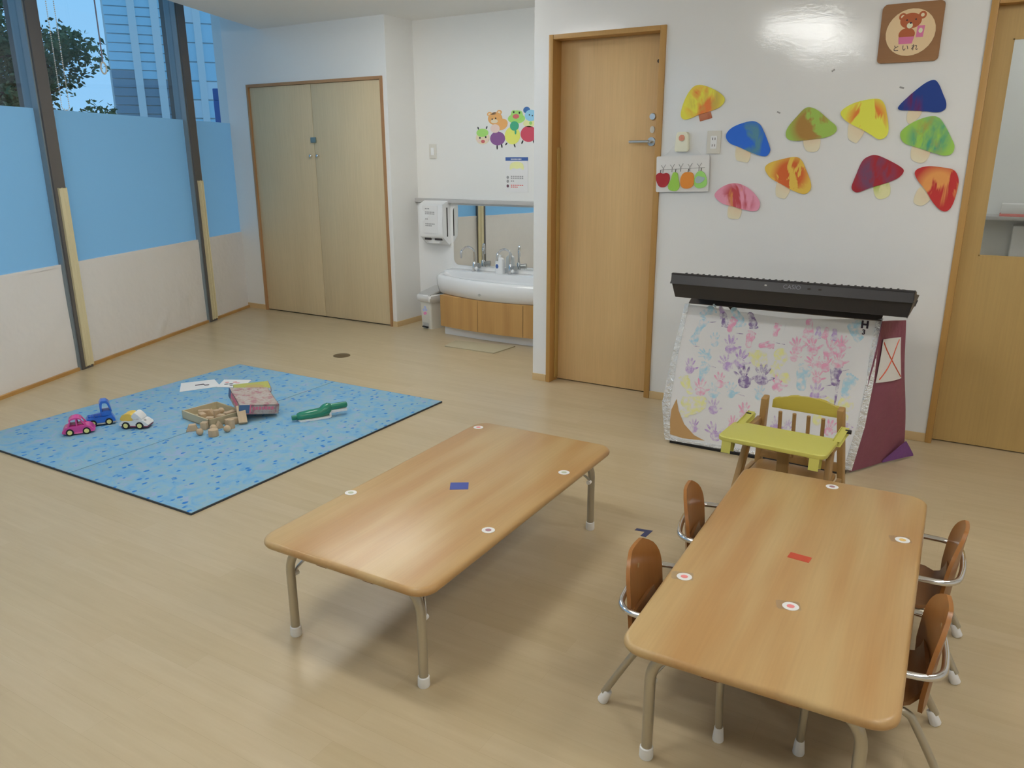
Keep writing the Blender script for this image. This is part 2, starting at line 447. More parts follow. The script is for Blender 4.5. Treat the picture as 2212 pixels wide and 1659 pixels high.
# windows: frosted film in the middle, clear glass above, quilted panel below
FB, FT, WT = .720, 1.707, 2.9
XW = lambda y0, off, z: frame(wp(y0, off, z), WD, (0, 0, 1), WN)   # local x along the wall, y up, z into the room
posts = (1.376, 2.913, 4.45)
PWID = .108/WD.y
spans = ((YF, posts[0]), (posts[0]+PWID*WD.y, posts[1]), (posts[1]+PWID*WD.y, posts[2]), (posts[2]+PWID*WD.y, CY))
for i, (y0, y1) in enumerate(spans):
    L = (y1-y0)/WD.y
    w = thing('window_%d' % (i+1), ('tall window beyond the left edge', 'leftmost tall window in the photo with the tree behind it', 'wide window between the two posts, ring cord in front', 'narrow window next to the closet wall')[i] + ', blue frosted film below clear glass', 'window', kind='structure')
    X = XW(y0, 0, 0)
    m = MB(); m.bx((0, FB, -.012), (L, WT, -.004), X=X); m.build('glass_pane', M_glass, w)
    m = MB(); t_ = bmesh.new(); vs = [t_.verts.new(p) for p in ((0, FB, -.001), (L, FB, -.001), (L, FT, -.001), (0, FT, -.001))]; t_.faces.new(vs); m.put(t_, 0, X)
    m.build('frosted_film', M_film, w)
    m = MB(); m.bx((0, FB-.012, -.012), (L, FB+.006, .016), X=X); m.build('sill_strip', M_pad, w)
    nx, nz = max(6, int(L*22)), 16
    g = []
    for a in range(nx+1):
        row = []
        for b in range(nz+1):
            u, v = L*a/nx, .022+(FB-.034)*b/nz
            h = .010+.004*math.sin(u*5+i)*math.sin(v*7)+.002*math.sin(u*17+v*9)
            if i == 2:   # creased quilt near the floor
                q = (u-.93)+(v-.16)*-1.2
                h += .022*math.exp(-(q/.035)**2)*math.exp(-((v-.11)/.09)**2)-.012*math.exp(-((q+.07)/.04)**2)*math.exp(-((v-.1)/.08)**2)
            row.append(X @ V(u, v, h))
        g.append(row)
    m = MB(); m.sheet(g, .012); m.build('quilted_panel', M_pad, w)
for i, y0 in enumerate(posts):
    X = XW(y0, 0, 0); W_ = PWID
    p = thing('trim_%d' % (4+i), ('bronze window post beyond the left edge', 'bronze window post with cream guard, nearer to the camera', 'bronze window post with cream guard, nearer to the closet')[i], 'window post', kind='structure')
    m = MB(); m.bx((.012, 0, -.10), (W_, 2.9, .045), X=X, bev=.003); m.build('post', M_post, p)
    m = MB(); m.bx((0, 0, -.06), (.012, 2.9, .036), X=X); m.build('side_strip', M_post_side, p)
    m = MB(); m.bx((W_*.36, .02, .045), (W_*.68, 1.215, .056), X=X, bev=.003); m.bx((W_*.685, .02, .045), (W_*1.02, 1.215, .052), X=X, bev=.003)
    m.build('corner_guard', M_guard, p)

# door 1
d = thing('door_1', 'pale wooden door with lever handle left of the fruit sign', 'door', kind='structure')
m = MB()
for x0, x1, z1 in ((d1a-.024, d1a+.004, dh+.022), (d1b-.004, d1b+.030, dh+.022)): m.bx((x0, DY-.012, 0), (x1, DY+t, z1), bev=.003)
m.bx((d1a+.0045, DY-.010, dh-.004), (d1b-.0045, DY+t, dh+.022), bev=.002)
m.build('door_frame', M_trimwood, d)
m = MB(); m.bx((d1a+.004, DY+.092, .006), (d1b-.004, DY+.130, dh-.004), bev=.002); leaf = m.build('door_leaf', M_door, d)
fy = DY+.092
m = MB(); m.cyl((-1.725, fy, 1.487), (-1.725, fy-.012, 1.487), .024); m.cyl((-1.725, fy-.01, 1.487), (-1.725, fy-.045, 1.487), .009)
m.tube([(-1.725, fy-.045, 1.487), (-1.75, fy-.047, 1.487), (-1.845, fy-.045, 1.486)], .0085); m.build('lever_handle', M_steel, leaf)
m = MB(); m.cyl((-1.724, fy, 1.622), (-1.724, fy-.014, 1.622), .020, .017); m.build('lock_cylinder', M_steel, leaf)
m = MB(); m.prism(ellipse(0, 0, .014, .019), 0, .006, X=frame((-1.724, fy-.001, 1.552), (1, 0, 0), (0, 0, 1), (0, -1, 0))); m.build('lock_indicator', M_lgrey, leaf)
m = MB(); m.cyl((-1.700, fy, 1.912), (-1.700, fy-.01, 1.912), .011); m.build('door_catch', M_dark, leaf)
m = MB(); m.bx((d1a+.004, DY+.050, .02), (d1a+.012, DY+.090, 1.46), bev=.003); m.build('finger_guard', mat('yellowed_clear_plastic', (.52, .34, .11, 1), .25), d)
m = MB(); m.bx((d1a, DY+.13, 0), (d1b, DY+.14, .008)); m.build('threshold', M_dark, d)
# door 2 with a window into the toilet room
d = thing('door_2', 'brown toilet door with a tall window at the right edge', 'door', kind='structure')
m = MB()
m.bx((d2a-.026, DY-.012, 0), (d2a+.004, DY+t, dh2+.026), bev=.003); m.bx((d2b-.004, DY-.012, 0), (d2b+.026, DY+t, dh2+.026), bev=.003); m.bx((d2a+.0045, DY-.010, dh2-.004), (d2b-.0045, DY+t, dh2+.026), bev=.002)
m.build('door_frame', M_trimwood, d)
ga, gb, g0, g1 = -.034, .32, .947, 1.905
m = MB()
for x0, x1, z0, z1 in ((d2a+.004, ga, .006, dh2-.004), (gb, d2b-.004, .006, dh2-.004), (ga, gb, .006, g0), (ga, gb, g1, dh2-.004)): m.bx((x0, DY+.055, z0), (x1, DY+.092, z1))
leaf = m.build('door_leaf', M_door2, d)
m = MB(); m.bx((ga, DY+.072, g0), (gb, DY+.076, g1)); m.build('glass_pane', M_glass, leaf)
m = MB()
for x0, x1, z0, z1 in ((ga, ga+.005, g0, g1), (gb-.005, gb, g0, g1), (ga, gb, g0, g0+.005), (ga, gb, g1-.005, g1)): m.bx((x0, DY+.053, z0), (x1, DY+.06, z1))
m.build('glazing_bead', M_door2, leaf)
m = MB(); m.bx((d2a, DY+.1, 0), (d2b, DY+.11, .006)); m.build('threshold', M_dark, d)
# the little room behind that window
m = MB(); m.bx((-.5, 5.7, 0), (1.4, 5.8, CZ)); m.bx((-.6, DY+t, 0), (-.5, 5.8, CZ)); m.bx((1.4, DY+t, 0), (1.5, 5.8, CZ))
struct(m, 'wall_toilet', mat('white_toilet_wall', px(196, 194, 190), .6), 'white walls of the toilet room behind the door window', 'wall')
o = MB().bx((-.5, 5.50, 1.04), (.9, 5.70, 1.062), bev=.004).build('wall_shelf', M_ledge)
tag(o, 'thin grey shelf seen through the toilet door window', 'shelf')
b = thing('storage_box', 'small white box with red base on the shelf behind the door window', 'box', (.13, 5.58, 1.062))
MB().bx((-.095, -.06, .015), (.095, .06, .072), bev=.004).build('box_body', M_white, b)
MB().bx((-.1, -.065, 0), (.1, .065, .015), bev=.003).build('box_base', M_redprint, b)
b = thing('paper_dispenser', 'white paper dispenser hung under the shelf behind the door window', 'dispenser', (.27, 5.70, .72))
MB().bx((-.16, -.15, 0), (.16, 0, .29), bev=.015).build('dispenser_cover', M_white, b)
MB().bx((-.10, -.153, .02), (.10, -.149, .05)).build('outlet_slot', M_grey, b)
# closet
d = thing('door_3', 'double closet doors in pale wood with a thin brown frame', 'closet door', kind='structure')
m = MB(); m.bx((ca-.018, CY-.014, 0), (ca+.004, CY+.09, ch+.02)); m.bx((cb-.004, CY-.014, 0), (cb+.018, CY+.09, ch+.02)); m.bx((ca+.0045, CY-.013, ch-.004), (cb-.0045, CY+.09, ch+.02))
m.build('door_frame', M_closet_trim, d)
sx = -5.094
lv = []
for x0, x1 in ((ca+.006, sx-.002), (sx+.002, cb-.006)):
    lv.append(MB().bx((x0, CY+.004, .010), (x1, CY+.03, ch-.006), bev=.0015).build('door_leaf', M_closet, d))
for l, x in ((lv[0], sx-.04), (lv[1], sx+.04)):
    m = MB(); m.cyl((x, CY+.004, 1.416), (x, CY-.012, 1.416), .010); m.ball((x, CY-.016, 1.416), .014, (1, .6, 1)); m.build('door_knob', M_chrome, l)
m = MB(); m.bx((sx-.028, CY-.012, 1.525), (sx+.028, CY+.004, 1.570), bev=.004); m.build('latch', mat('blue_grey_latch', px(92, 112, 116), .4, .3), lv[1])
MB().bx((ca, CY+.02, 0), (cb, CY+.09, .010)).build('threshold', M_dark, d)
m = MB(); m.bx((ca-.1, CY+.1, 0), (cb, 5.75, .01)); m.bx((ca-.1, 5.74, 0), (cb, 5.76, 2.2)); struct(m, 'wall_closet_back', M_dark, 'dark inside of the closet', 'wall')

# ceiling lights (above the picture): some inferred from reflections, rest added for even light
M_lamp = bpy.data.materials.new('lamp_diffuser'); M_lamp.use_nodes = True
b_ = bs(M_lamp); b_.inputs['Emission Color'].default_value = (1, 1, .965, 1); b_.inputs['Emission Strength'].default_value = LAMP_POWER; b_.inputs['Base Color'].default_value = (.8, .8, .8, 1)
for i, (x, y) in enumerate(((-1.56, 1.43), (-1.56, .25), (-3.45, 1.43), (-3.5, 3.4), (-3.4, 4.0), (.75, 1.43), (.75, 2.9), (.75, .1))):
    c = thing('ceiling_light', 'unseen oblong ceiling light with two diffusers above the picture', 'ceiling light', (x, y, CZ), group='oblong ceiling lights')
    fr = MB()
    for a, b in (((-.30, -.13), (.30, -.12)), ((-.30, .12), (.30, .13)), ((-.30, -.12), (-.29, .12)), ((.29, -.12), (.30, .12))): fr.bx((a[0], a[1], -.02), (b[0], b[1], 0))
    fr.build('frame', M_white, c)
    MB().bx((-.28, -.10, -.08), (-.02, .10, -.002), bev=.01).build('diffuser', M_lamp, c)
    MB().bx((.02, -.10, -.08), (.28, .10, -.002), bev=.01).build('diffuser', M_lamp, c)
m = MB(); m.bx((.3, 4.95, CZ-.03), (.8, 5.1, CZ-.002)); o = m.build('ceiling_light', M_lamp); tag(o, 'flat ceiling light of the toilet room', 'ceiling light')
# ------------------------------------------------------------------ tables
def sticker(parent, x, y, z, mt, label, tape=False, r=.020):
    m = MB()
    if tape: m.prism([(p[0]*1.15-.005, p[1]*1.15+.004) for p in rrect(.05, .036, .006)], .0005, .0009, 2)
    m.prism(ellipse(0, 0, r, r*.95, 20), 0, .0012, 0); m.prism(ellipse(0, 0, r*.48, r*.42, 14), .0012, .0015, 1)
    return m.build('round_sticker', [M_paper, mt, M_clear], parent, (x, y, z), .3, label)
M_clear = bpy.data.materials.new('clear_tape'); M_clear.use_nodes = True
_n = M_clear.node_tree.nodes; _n.clear()
_o = _n.new('ShaderNodeOutputMaterial'); _t = _n.new('ShaderNodeBsdfTransparent'); _d = _n.new('ShaderNodeBsdfGlossy'); _mx = _n.new('ShaderNodeMixShader')
_d.inputs['Roughness'].default_value = .25; _d.inputs[0].default_value = (.8, .8, .8, 1); _mx.inputs[0].default_value = .12
for a, b in ((_t.outputs[0], _mx.inputs[1]), (_d.outputs[0], _mx.inputs[2]), (_mx.outputs[0], _o.inputs[0])): M_clear.node_tree.links.new(a, b)
def table(loc, rz, L, W, label, tape_mat, tape_label, tape, stickers):
    H, TH = .338, .026
    t = thing('low_table', label, 'table', loc, rz, 'low folding nursery tables')
    m = MB(); ol = rrect(W, L, .055, 8)
    rings = []
    for k in range(9):
        a = -pi/2+pi*k/8; off = .011*(1-math.cos(a)); z = H-TH/2+TH/2*math.sin(a)
        sc = [((p[0]-off*(1 if p[0] > 0 else -1)), (p[1]-off*(1 if p[1] > 0 else -1)), z) for p in ol]
        rings.append(sc)
    m.loft(rings, 0)
    top = m.build('tabletop', M_table, t, ang=60)
    for sx in (-1, 1):
        for sy in (-1, 1):
            x, y = sx*(W/2-.064), sy*(L/2-.064)
            m = MB()
            pts = [(x, y, .022), (x, y, .22)]+[(x-sx*.055*(1-math.cos(a)), y, .22+.075*math.sin(a)) for a in (pi/2*i/6 for i in range(1, 7))]+[(sx*.012, y, .297)]
            m.tube(pts, .0135, n=14)
            lg = m.build('leg', M_leg, t)
            m = MB(); m.lathe([(0, 0), (.016, 0), (.0175, .004), (.0165, .03), (.0135, .032), (0, .032)], n=16, X=T(x, y, 0)); m.build('foot_cap', M_rubber, lg)
            m = MB(); q = y-sy*.016
            m.tube(smooth([(x, q, .205), (x-sx*.006, q-sy*.01, .225), (x-sx*.035, q-sy*.045, .262), (x-sx*.055, q-sy*.10, .285), (x-sx*.065, q-sy*.16, .305)], 4, False), .0045, 1, 8)
            m.cyl((x, y, .205), (x-sx*.002, y-sy*.026, .205), .0085, mi=0, n=12)
            m.build('folding_brace', [M_rubber, M_steel], lg)
        for sy in (-1, 1):
            m = MB(); m.bx((sx*.085-.022, sy*(L/2-.064)-.03, .288), (sx*.085+.022, sy*(L/2-.064)+.03, H-TH+.001), bev=.006); m.build('leg_bracket', M_seatwood, t)
    m = MB(); w_, h_, a = tape; m.prism([(p[0], p[1]) for p in ((-w_/2, -h_/2), (w_/2, -h_/2), (w_/2, h_/2), (-w_/2, h_/2))], 0, .0006)
    m.build('tape_mark', tape_mat, top, (0, 0, H), a, tape_label)
    for x, y, mt, lb, tp in stickers: sticker(top, x, y, H, mt, lb, tp)
    return t
def loc2(o, rz, p):
    dx, dy = p[0]-o[0], p[1]-o[1]; c, s = math.cos(-rz), math.sin(-rz); return (dx*c-dy*s, dx*s+dy*c)
TA, RA = (-1.4172, 2.0042, 0), .016
TB, RB = (-.3257, 2.0821, 0), .030
M_btape = mat('blue_tape', (.025, .06, .36, 1), .35); M_rtape = mat('red_tape', (.58, .075, .035, 1), .35)
s_g, s_r, s_p = mat('sticker_green', px(150, 156, 130), .6), mat('sticker_pink', px(196, 110, 110), .6), mat('sticker_violet', px(140, 100, 110), .6)
s_o = mat('sticker_orange', px(206, 160, 80), .6)
q = lambda o, r, p: loc2(o, r, p)
table(TA, RA, 1.225, .611, 'low beech table standing alone beside the blue mat, blue tape square on top', M_btape, 'blue tape square', (.062, .058, .55),
      [(*q(TA, RA, (-1.694, 1.774)), s_g, 'white round sticker with grey-green picture', False), (*q(TA, RA, (-1.156, 1.779)), s_p, 'white round sticker with violet picture', False),
       (*q(TA, RA, (-1.167, 2.289)), s_g, 'white round sticker with pale green picture', False), (*q(TA, RA, (-1.69, 2.535)), s_r, 'white round sticker with pink picture', False)])
table(TB, RB, 1.232, .588, 'low beech table with four small chairs around it, red tape mark on top', M_rtape, 'red tape rectangle', (.058, .034, -.1),
      [(*q(TB, RB, (-.565, 1.818)), s_r, 'white round sticker with red picture', True), (*q(TB, RB, (-.092, 2.34)), s_o, 'white round sticker with yellow picture', True),
       (*q(TB, RB, (-.335, 2.639)), s_p, 'white round sticker with dark dot', False), (*q(TB, RB, (-.292, 1.815)), s_r, 'white taped sticker with pink marks', True)])

# ------------------------------------------------------------------ small chairs
def chair(loc, rz, label):
    t = thing('toddler_chair', label, 'chair', loc, rz, 'small plywood chairs at the table')
    HW = .128
    g = []
    prof = smooth([(.150, .186), (.148, .196), (.125, .203), (.06, .201), (-.02, .198), (-.065, .200), (-.088, .214), (-.098, .240)], 4, False) if False else \
        [(.152, .184), (.149, .195), (.135, .202), (.10, .204), (.05, .202), (0, .199), (-.04, .198), (-.066, .203), (-.084, .216), (-.095, .238), (-.100, .258)]
    for k, (x, z) in enumerate(prof):
        hw = .128 if k < 7 else (.128, .108, .094, .088, .086)[k-7+1 if k-6 < 5 else 4]
        if k == 0: hw = .118
        g.append([(x, hw*s, z+.006*s*s*(1 if k < 7 else 0)+(0)) for s in [i/6 for i in range(-6, 7)]])
    m = MB(); m.sheet(g, .010); m.build('seat', M_seatwood, t, ang=50)
    g = []
    for k in range(15):
        z = .190+.226*k/14; x = -.098-.020*((z-.19)/.226)**1.2
        tt = (z-.29)/.127
        hw = HW*(.90+.1*min(1, k/3)) if z < .29 else HW*max(.10, (1-min(1, tt)**2.6))**.5
        g.append([(x+.024*(s*hw/HW)**2-.010, hw*s, z) for s in [i/8 for i in range(-8, 9)]])
    m = MB(); m.sheet(g, .010); m.build('backrest', M_ply, t, ang=50)
    m = MB()
    half = [(.150, .136, .200), (.152, .138, .262), (.142, .140, .288), (.112, .141, .297), (.05, .141, .297), (-.05, .141, .297), (-.095, .134, .297), (-.122, .105, .297), (-.131, .05, .297)]
    path = smooth(half+[(-.133, 0, .297)]+[(x, -y, z) for x, y, z in half[::-1]], 5, False)
    m.tube(path, .0085, n=12); m.build('armrest_loop', M_chrome, t)
    for s in (-1, 1):
        m = MB(); m.tube(smooth([(.154, s*.128, .03), (.151, s*.134, .12), (.150, s*.136, .201)], 4, False), .0095, n=12); lg = m.build('leg', M_leg, t)
        MB().lathe([(0, 0), (.0135, 0), (.0145, .003), (.0112, .038), (.0095, .040), (0, .040)], n=14, X=T(.154, s*.128, 0)).build('foot_cap', M_white, lg)
        m = MB(); m.tube(smooth([(-.153, s*.127, .03), (-.085, s*.118, .155), (-.065, s*.116, .180), (-.035, s*.116, .186), (.08, s*.116, .188), (.13, s*.122, .188), (.148, s*.134, .19)], 4, False), .0095, n=12)
        lg = m.build('leg', M_leg, t)
        X = T(-.158, s*.127, 0) @ RY(.42)
        MB().lathe([(0, .002), (.0135, .002), (.0145, .005), (.0112, .040), (.0095, .042), (0, .042)], n=14, X=X).build('foot_cap', M_white, lg)
    m = MB(); m.tube([(.07, -.116, .188), (.07, .116, .188)], .007, n=8); m.tube([(-.04, -.116, .186), (-.04, .116, .186)], .007, n=8); m.build('cross_bar', M_steel, t)
    MB().cyl((-.1235, 0, .355), (-.1155, 0, .355), .0065, n=12).build('rivet', mat('tan_rivet', (.42, .28, .14, 1), .4), t)
    return t
c1 = chair((-.566, 1.79, 0), .05, 'small plywood chair at the left side of the red-taped table, nearer the camera')
copy_thing(c1, (-.578, 2.25, 0), .14, 'small plywood chair at the left side of the red-taped table, nearer the baby chair')
copy_thing(c1, (-.066, 2.35, 0), pi+.02, 'small plywood chair at the right side of the red-taped table, farther from the camera')
copy_thing(c1, (-.084, 1.87, 0), pi+.11, 'small plywood chair at the right side of the red-taped table, nearest the bottom corner')

# ------------------------------------------------------------------ yellow baby chair with tray   (local: -y is the front)
h = thing('baby_chair', 'wooden baby chair with yellow tray and backrest at the table end', 'baby chair', (-.535, 2.94, 0), -.05)
def plank(p0, p1, w, th, bev=.006):      # board in the yz plane, width along y-ish, thickness along x
    m = MB(); d_ = (Vector(p1)-Vector(p0)); L = d_.length
    X = frame(Vector(p0), (1, 0, 0), d_.cross(Vector((1, 0, 0))), d_)
    m.box((0, 0, L/2), (th, w, L), X=X, bev=bev); return m
for s in (-1, 1):
    plank((s*.175, .20, 0), (s*.142, .112, .492), .044, .024).build('rear_post', M_chairwood, h)
    plank((s*.178, -.19, 0), (s*.150, -.035, .375), .046, .022).build('front_leg', M_chairwood, h)
    m = MB(); m.box((s*.160, .015, .392), (.022, .22, .03), bev=.006); m.build('armrest', M_chairwood, h)
    m = MB(); m.box((s*.166, .01, .20), (.018, .20, .034), bev=.005); m.build('side_rail', M_chairwood, h)
m = MB()
g = []
for k in range(2):
    pass
top = smooth([(-.134, .468), (-.08, .486), (0, .497), (.08, .486), (.134, .468)], 6, False)
poly = [(p.x, p.y) for p in top]+[(.134, .434), (-.134, .434)]
m.prism(poly, -.009, .009, X=frame((0, .122, 0), (1, 0, 0), (0, .17, 1), (0, -1, .17)) @ T(0, -.0, 0), bev=.004)
m.build('back_panel', M_yellow2, h)
for x in (-.08, -.026, .028, .082):
    m = MB(); m.tube([(x, .138, .255), (x, .116, .44)], .0075, n=10); m.build('back_slat', M_chairwood, h)
m = MB(); m.box((0, .146, .245), (.30, .022, .034), bev=.005); m.build('back_rail', M_chairwood, h)
m = MB(); m.prism(rrect(.30, .27, .03), .205, .222, X=T(0, .01, 0), bev=.005); m.build('seat', M_chairwood, h)
m = MB(); m.box((.005, -.12, .31), (.042, .018, .19), bev=.004); m.build('crotch_post', M_chairwood, h)
m = MB(); m.prism(rrect(.385, .205, .03, 6), .402, .421, X=T(-.018, -.135, 0), bev=.007, seg=3); tr = m.build('tray', M_yellow, h)
for s in (-1, 1):
    m = MB(); m.prism([(-.24+.0, .366), (-.196, .360), (-.180, .402), (-.236, .402)], -.012, .012, X=frame((s*.155-.018, 0, 0), (0, 1, 0), (0, 0, 1), (1, 0, 0)), bev=.005); m.build('tray_stop', M_yellow, tr)
    m = MB(); m.prism([(-.06, .402), (.075, .408), (.085, .420), (.075, .432), (-.06, .421)], -.010, .010, X=frame((s*.176-.006, 0, 0), (0, 1, 0), (0, 0, 1), (1, 0, 0)), bev=.005); m.build('tray_arm', M_yellow, tr)
    m = MB(); m.cyl((s*.176, .055, .425), (s*.197, .055, .425), .008); m.build('bolt', M_blackm, h)

# ------------------------------------------------------------------ keyboard, its stand and the painted cover
k = thing('electronic_keyboard', 'long black electronic keyboard lying above the handprint cover', 'keyboard', (-.742, 3.54, .765))
HL = .512
prof = [(.02, .0), (.0, .066), (-.012, .072), (-.008, .084), (.004, .111), (.012, .114), (.15, .086), (.16, .074), (.34, .044), (.35, .02), (.34, 0)]
rings = []
for x, sc in ((-HL, .0), (-HL+.004, .004), (HL-.004, .004), (HL, 0)):
    pass
m = MB(); m.prism(prof, -HL, HL, X=frame((0, 0, 0), (0, 1, 0), (0, 0, 1), (1, 0, 0)), bev=.004)
# narrower lower shell is cut by slanted ends
body = m.build('keyboard_body', M_black, k)
for v in body.data.vertices:
    if v.co.z < .05: v.co.x *= 1-.026*(1-v.co.z/.05)
X = frame((0, .155, .0735), (1, 0, 0), (0, .18, -.030))
m = MB(); n_ = 36
for i in range(n_):
    x0 = -.46+.92*i/n_; m.bx((x0+.0006, .0, .0), (x0+.92/n_-.0006, .17, .010), X=X)
m.build('white_keys', M_white, k)
m = MB()
for i in range(n_):
    if i % 7 in (0, 1, 3, 4, 5): m.bx((-.46+.92*(i+1)/n_-.0065, 0, .0), (-.46+.92*(i+1)/n_+.0065, .10, .022), X=X, bev=.002)
m.build('black_keys', M_black, k)
m = MB()
for i in range(34): m.bx((-.45+.9*i/33-.004, .014, .110), (-.45+.9*i/33+.004, .03, .1175), bev=.001)
m.build('panel_buttons', M_black, k)
fc = frame((0, -.002, .0975), (1, 0, 0), Vector((0, .012, .027)))
M_logo = mat('grey_lettering', px(96, 96, 104), .5)
m = MB(); m.text('CASIO', .026, X=frame((.035, -.0045, .0925), (1, 0, 0), Vector((0, .012, .027)))); m.build('maker_lettering', M_logo, k)
m = MB(); m.bx((-.082, -.006, .088), (-.072, .004, .096)); m.build('socket', M_grey, k)
m = MB(); m.bx((.10, -.0065, .088), (.112, .004, .095)); m.bx((.145, -.0065, .088), (.157, .004, .095)); m.build('port', M_dark, k)
st = thing('keyboard_stand', 'black stand under the keyboard, mostly hidden by the handprint cover', 'stand', (-.742, 3.74, 0))
for s in (-1, 1):
    m = MB(); m.tube([(s*.33, -.04, .752), (s*.33, .13, .752)], .012); m.build('support_arm', M_blackm, st)
    m = MB(); m.tube([(s*.33, .05, .745), (-s*.30, .07+.02*s, .05)], .014); lg = m.build('leg', M_blackm, st)
    m = MB(); m.tube([(s*.30, .05, .03), (s*.30, .34, .015)], .014); m.tube([(s*.30, .06, .03), (s*.30, .03, .02)], .014); m.build('foot_bar', M_blackm, st)
# cover
cv = thing('stand_cover', 'white cardboard cover with painted handprints and purple side in front of the stand', 'cover', (-.8144, 3.6798, 0))
BX = frame((0, 0, .3666), (.9993, .0364, 0), (-.0036, .0991, .9951), (.0362, -.9944, .0992))
bound = [(-.42, .344), (-.237, .335), (-.062, .326), (.044, .320), (.186, .328), (.462, .353), (.454, .187), (.456, .083), (.446, -.132), (.419, -.344), (.007, -.345), (-.461, -.348), (-.490, -.163), (-.457, .103)]
brown = [(-.42, -.132), (-.442, -.19), (-.447, -.318), (-.371, -.328), (-.26, -.322), (-.315, -.303), (-.37, -.255), (-.405, -.19)]
m = MB(); m.prism(bound[::-1], -.006, 0, 0, BX)
random.seed(4)
def hand(x, y, s, r):
    P = []; c, sn = math.cos(-math.radians(r)), math.sin(-math.radians(r))
    tr_ = lambda pts: [(x+s*(a*c-b*sn), y+s*(a*sn+b*c)) for a, b in pts]
    j = lambda: random.uniform(.9, 1.1)
    P.append(tr_(ellipse(0, -.2, .27*j(), .26*j(), 14)))
    for ang, ln_, w in ((-38, .36, .055), (-13, .46, .06), (8, .48, .06), (28, .40, .05)):
        a = math.radians(ang); cx_, cy_ = math.sin(a)*(.22+ln_/2), -.16+math.cos(a)*(.22+ln_/2)
        P.append(tr_(ellipse(cx_, cy_, w*j(), ln_*.5*j(), 10, -a)))
    a = math.radians(66); P.append(tr_(ellipse(.34, -.10, .06, .2, 10, -a)))
    return P
def foot(x, y, s, r):
    c, sn = math.cos(-math.radians(r)), math.sin(-math.radians(r))
    tr_ = lambda pts: [(x+s*(a*c-b*sn), y+s*(a*sn+b*c)) for a, b in pts]
    P = [tr_([(p.x, p.y) for p in smooth([(-.14, -.42), (.04, -.5), (.17, -.38), (.14, -.1), (.24, .18), (.12, .36), (-.12, .38), (-.26, .2), (-.2, -.1)], 3)])]
    for i in range(5): P.append(tr_(ellipse(-.2+.1*i, .47-.03*abs(i-1), .055, .06, 8)))
    return P
def blob(x, y, s, r):
    return [[(p.x, p.y) for p in smooth([(x+s*.45*random.uniform(.7, 1.25)*math.cos(a), y+s*.45*random.uniform(.7, 1.25)*math.sin(a)) for a in (2*pi*i/9 for i in range(9))], 3)]]
def stroke(x, y, s, r):
    a = math.radians(90-r); return [[(x-s*.5*math.cos(a), y-s*.5*math.sin(a)+.002), (x, y-.001), (x+s*.5*math.cos(a), y+s*.5*math.sin(a)), (x+s*.5*math.cos(a), y+s*.5*math.sin(a)+.003), (x, y+.003)]]
def drip(x, y, s, r):
    if r: return blob(x, y, s, r)+blob(x+.03, y+.012, s*.6, r)
    return [[(x-.006, y+s*.55), (x+.009, y+s*.55), (x+.004, y-s*.3), (x-.002, y-s*.6), (x-.005, y-s*.3)]]
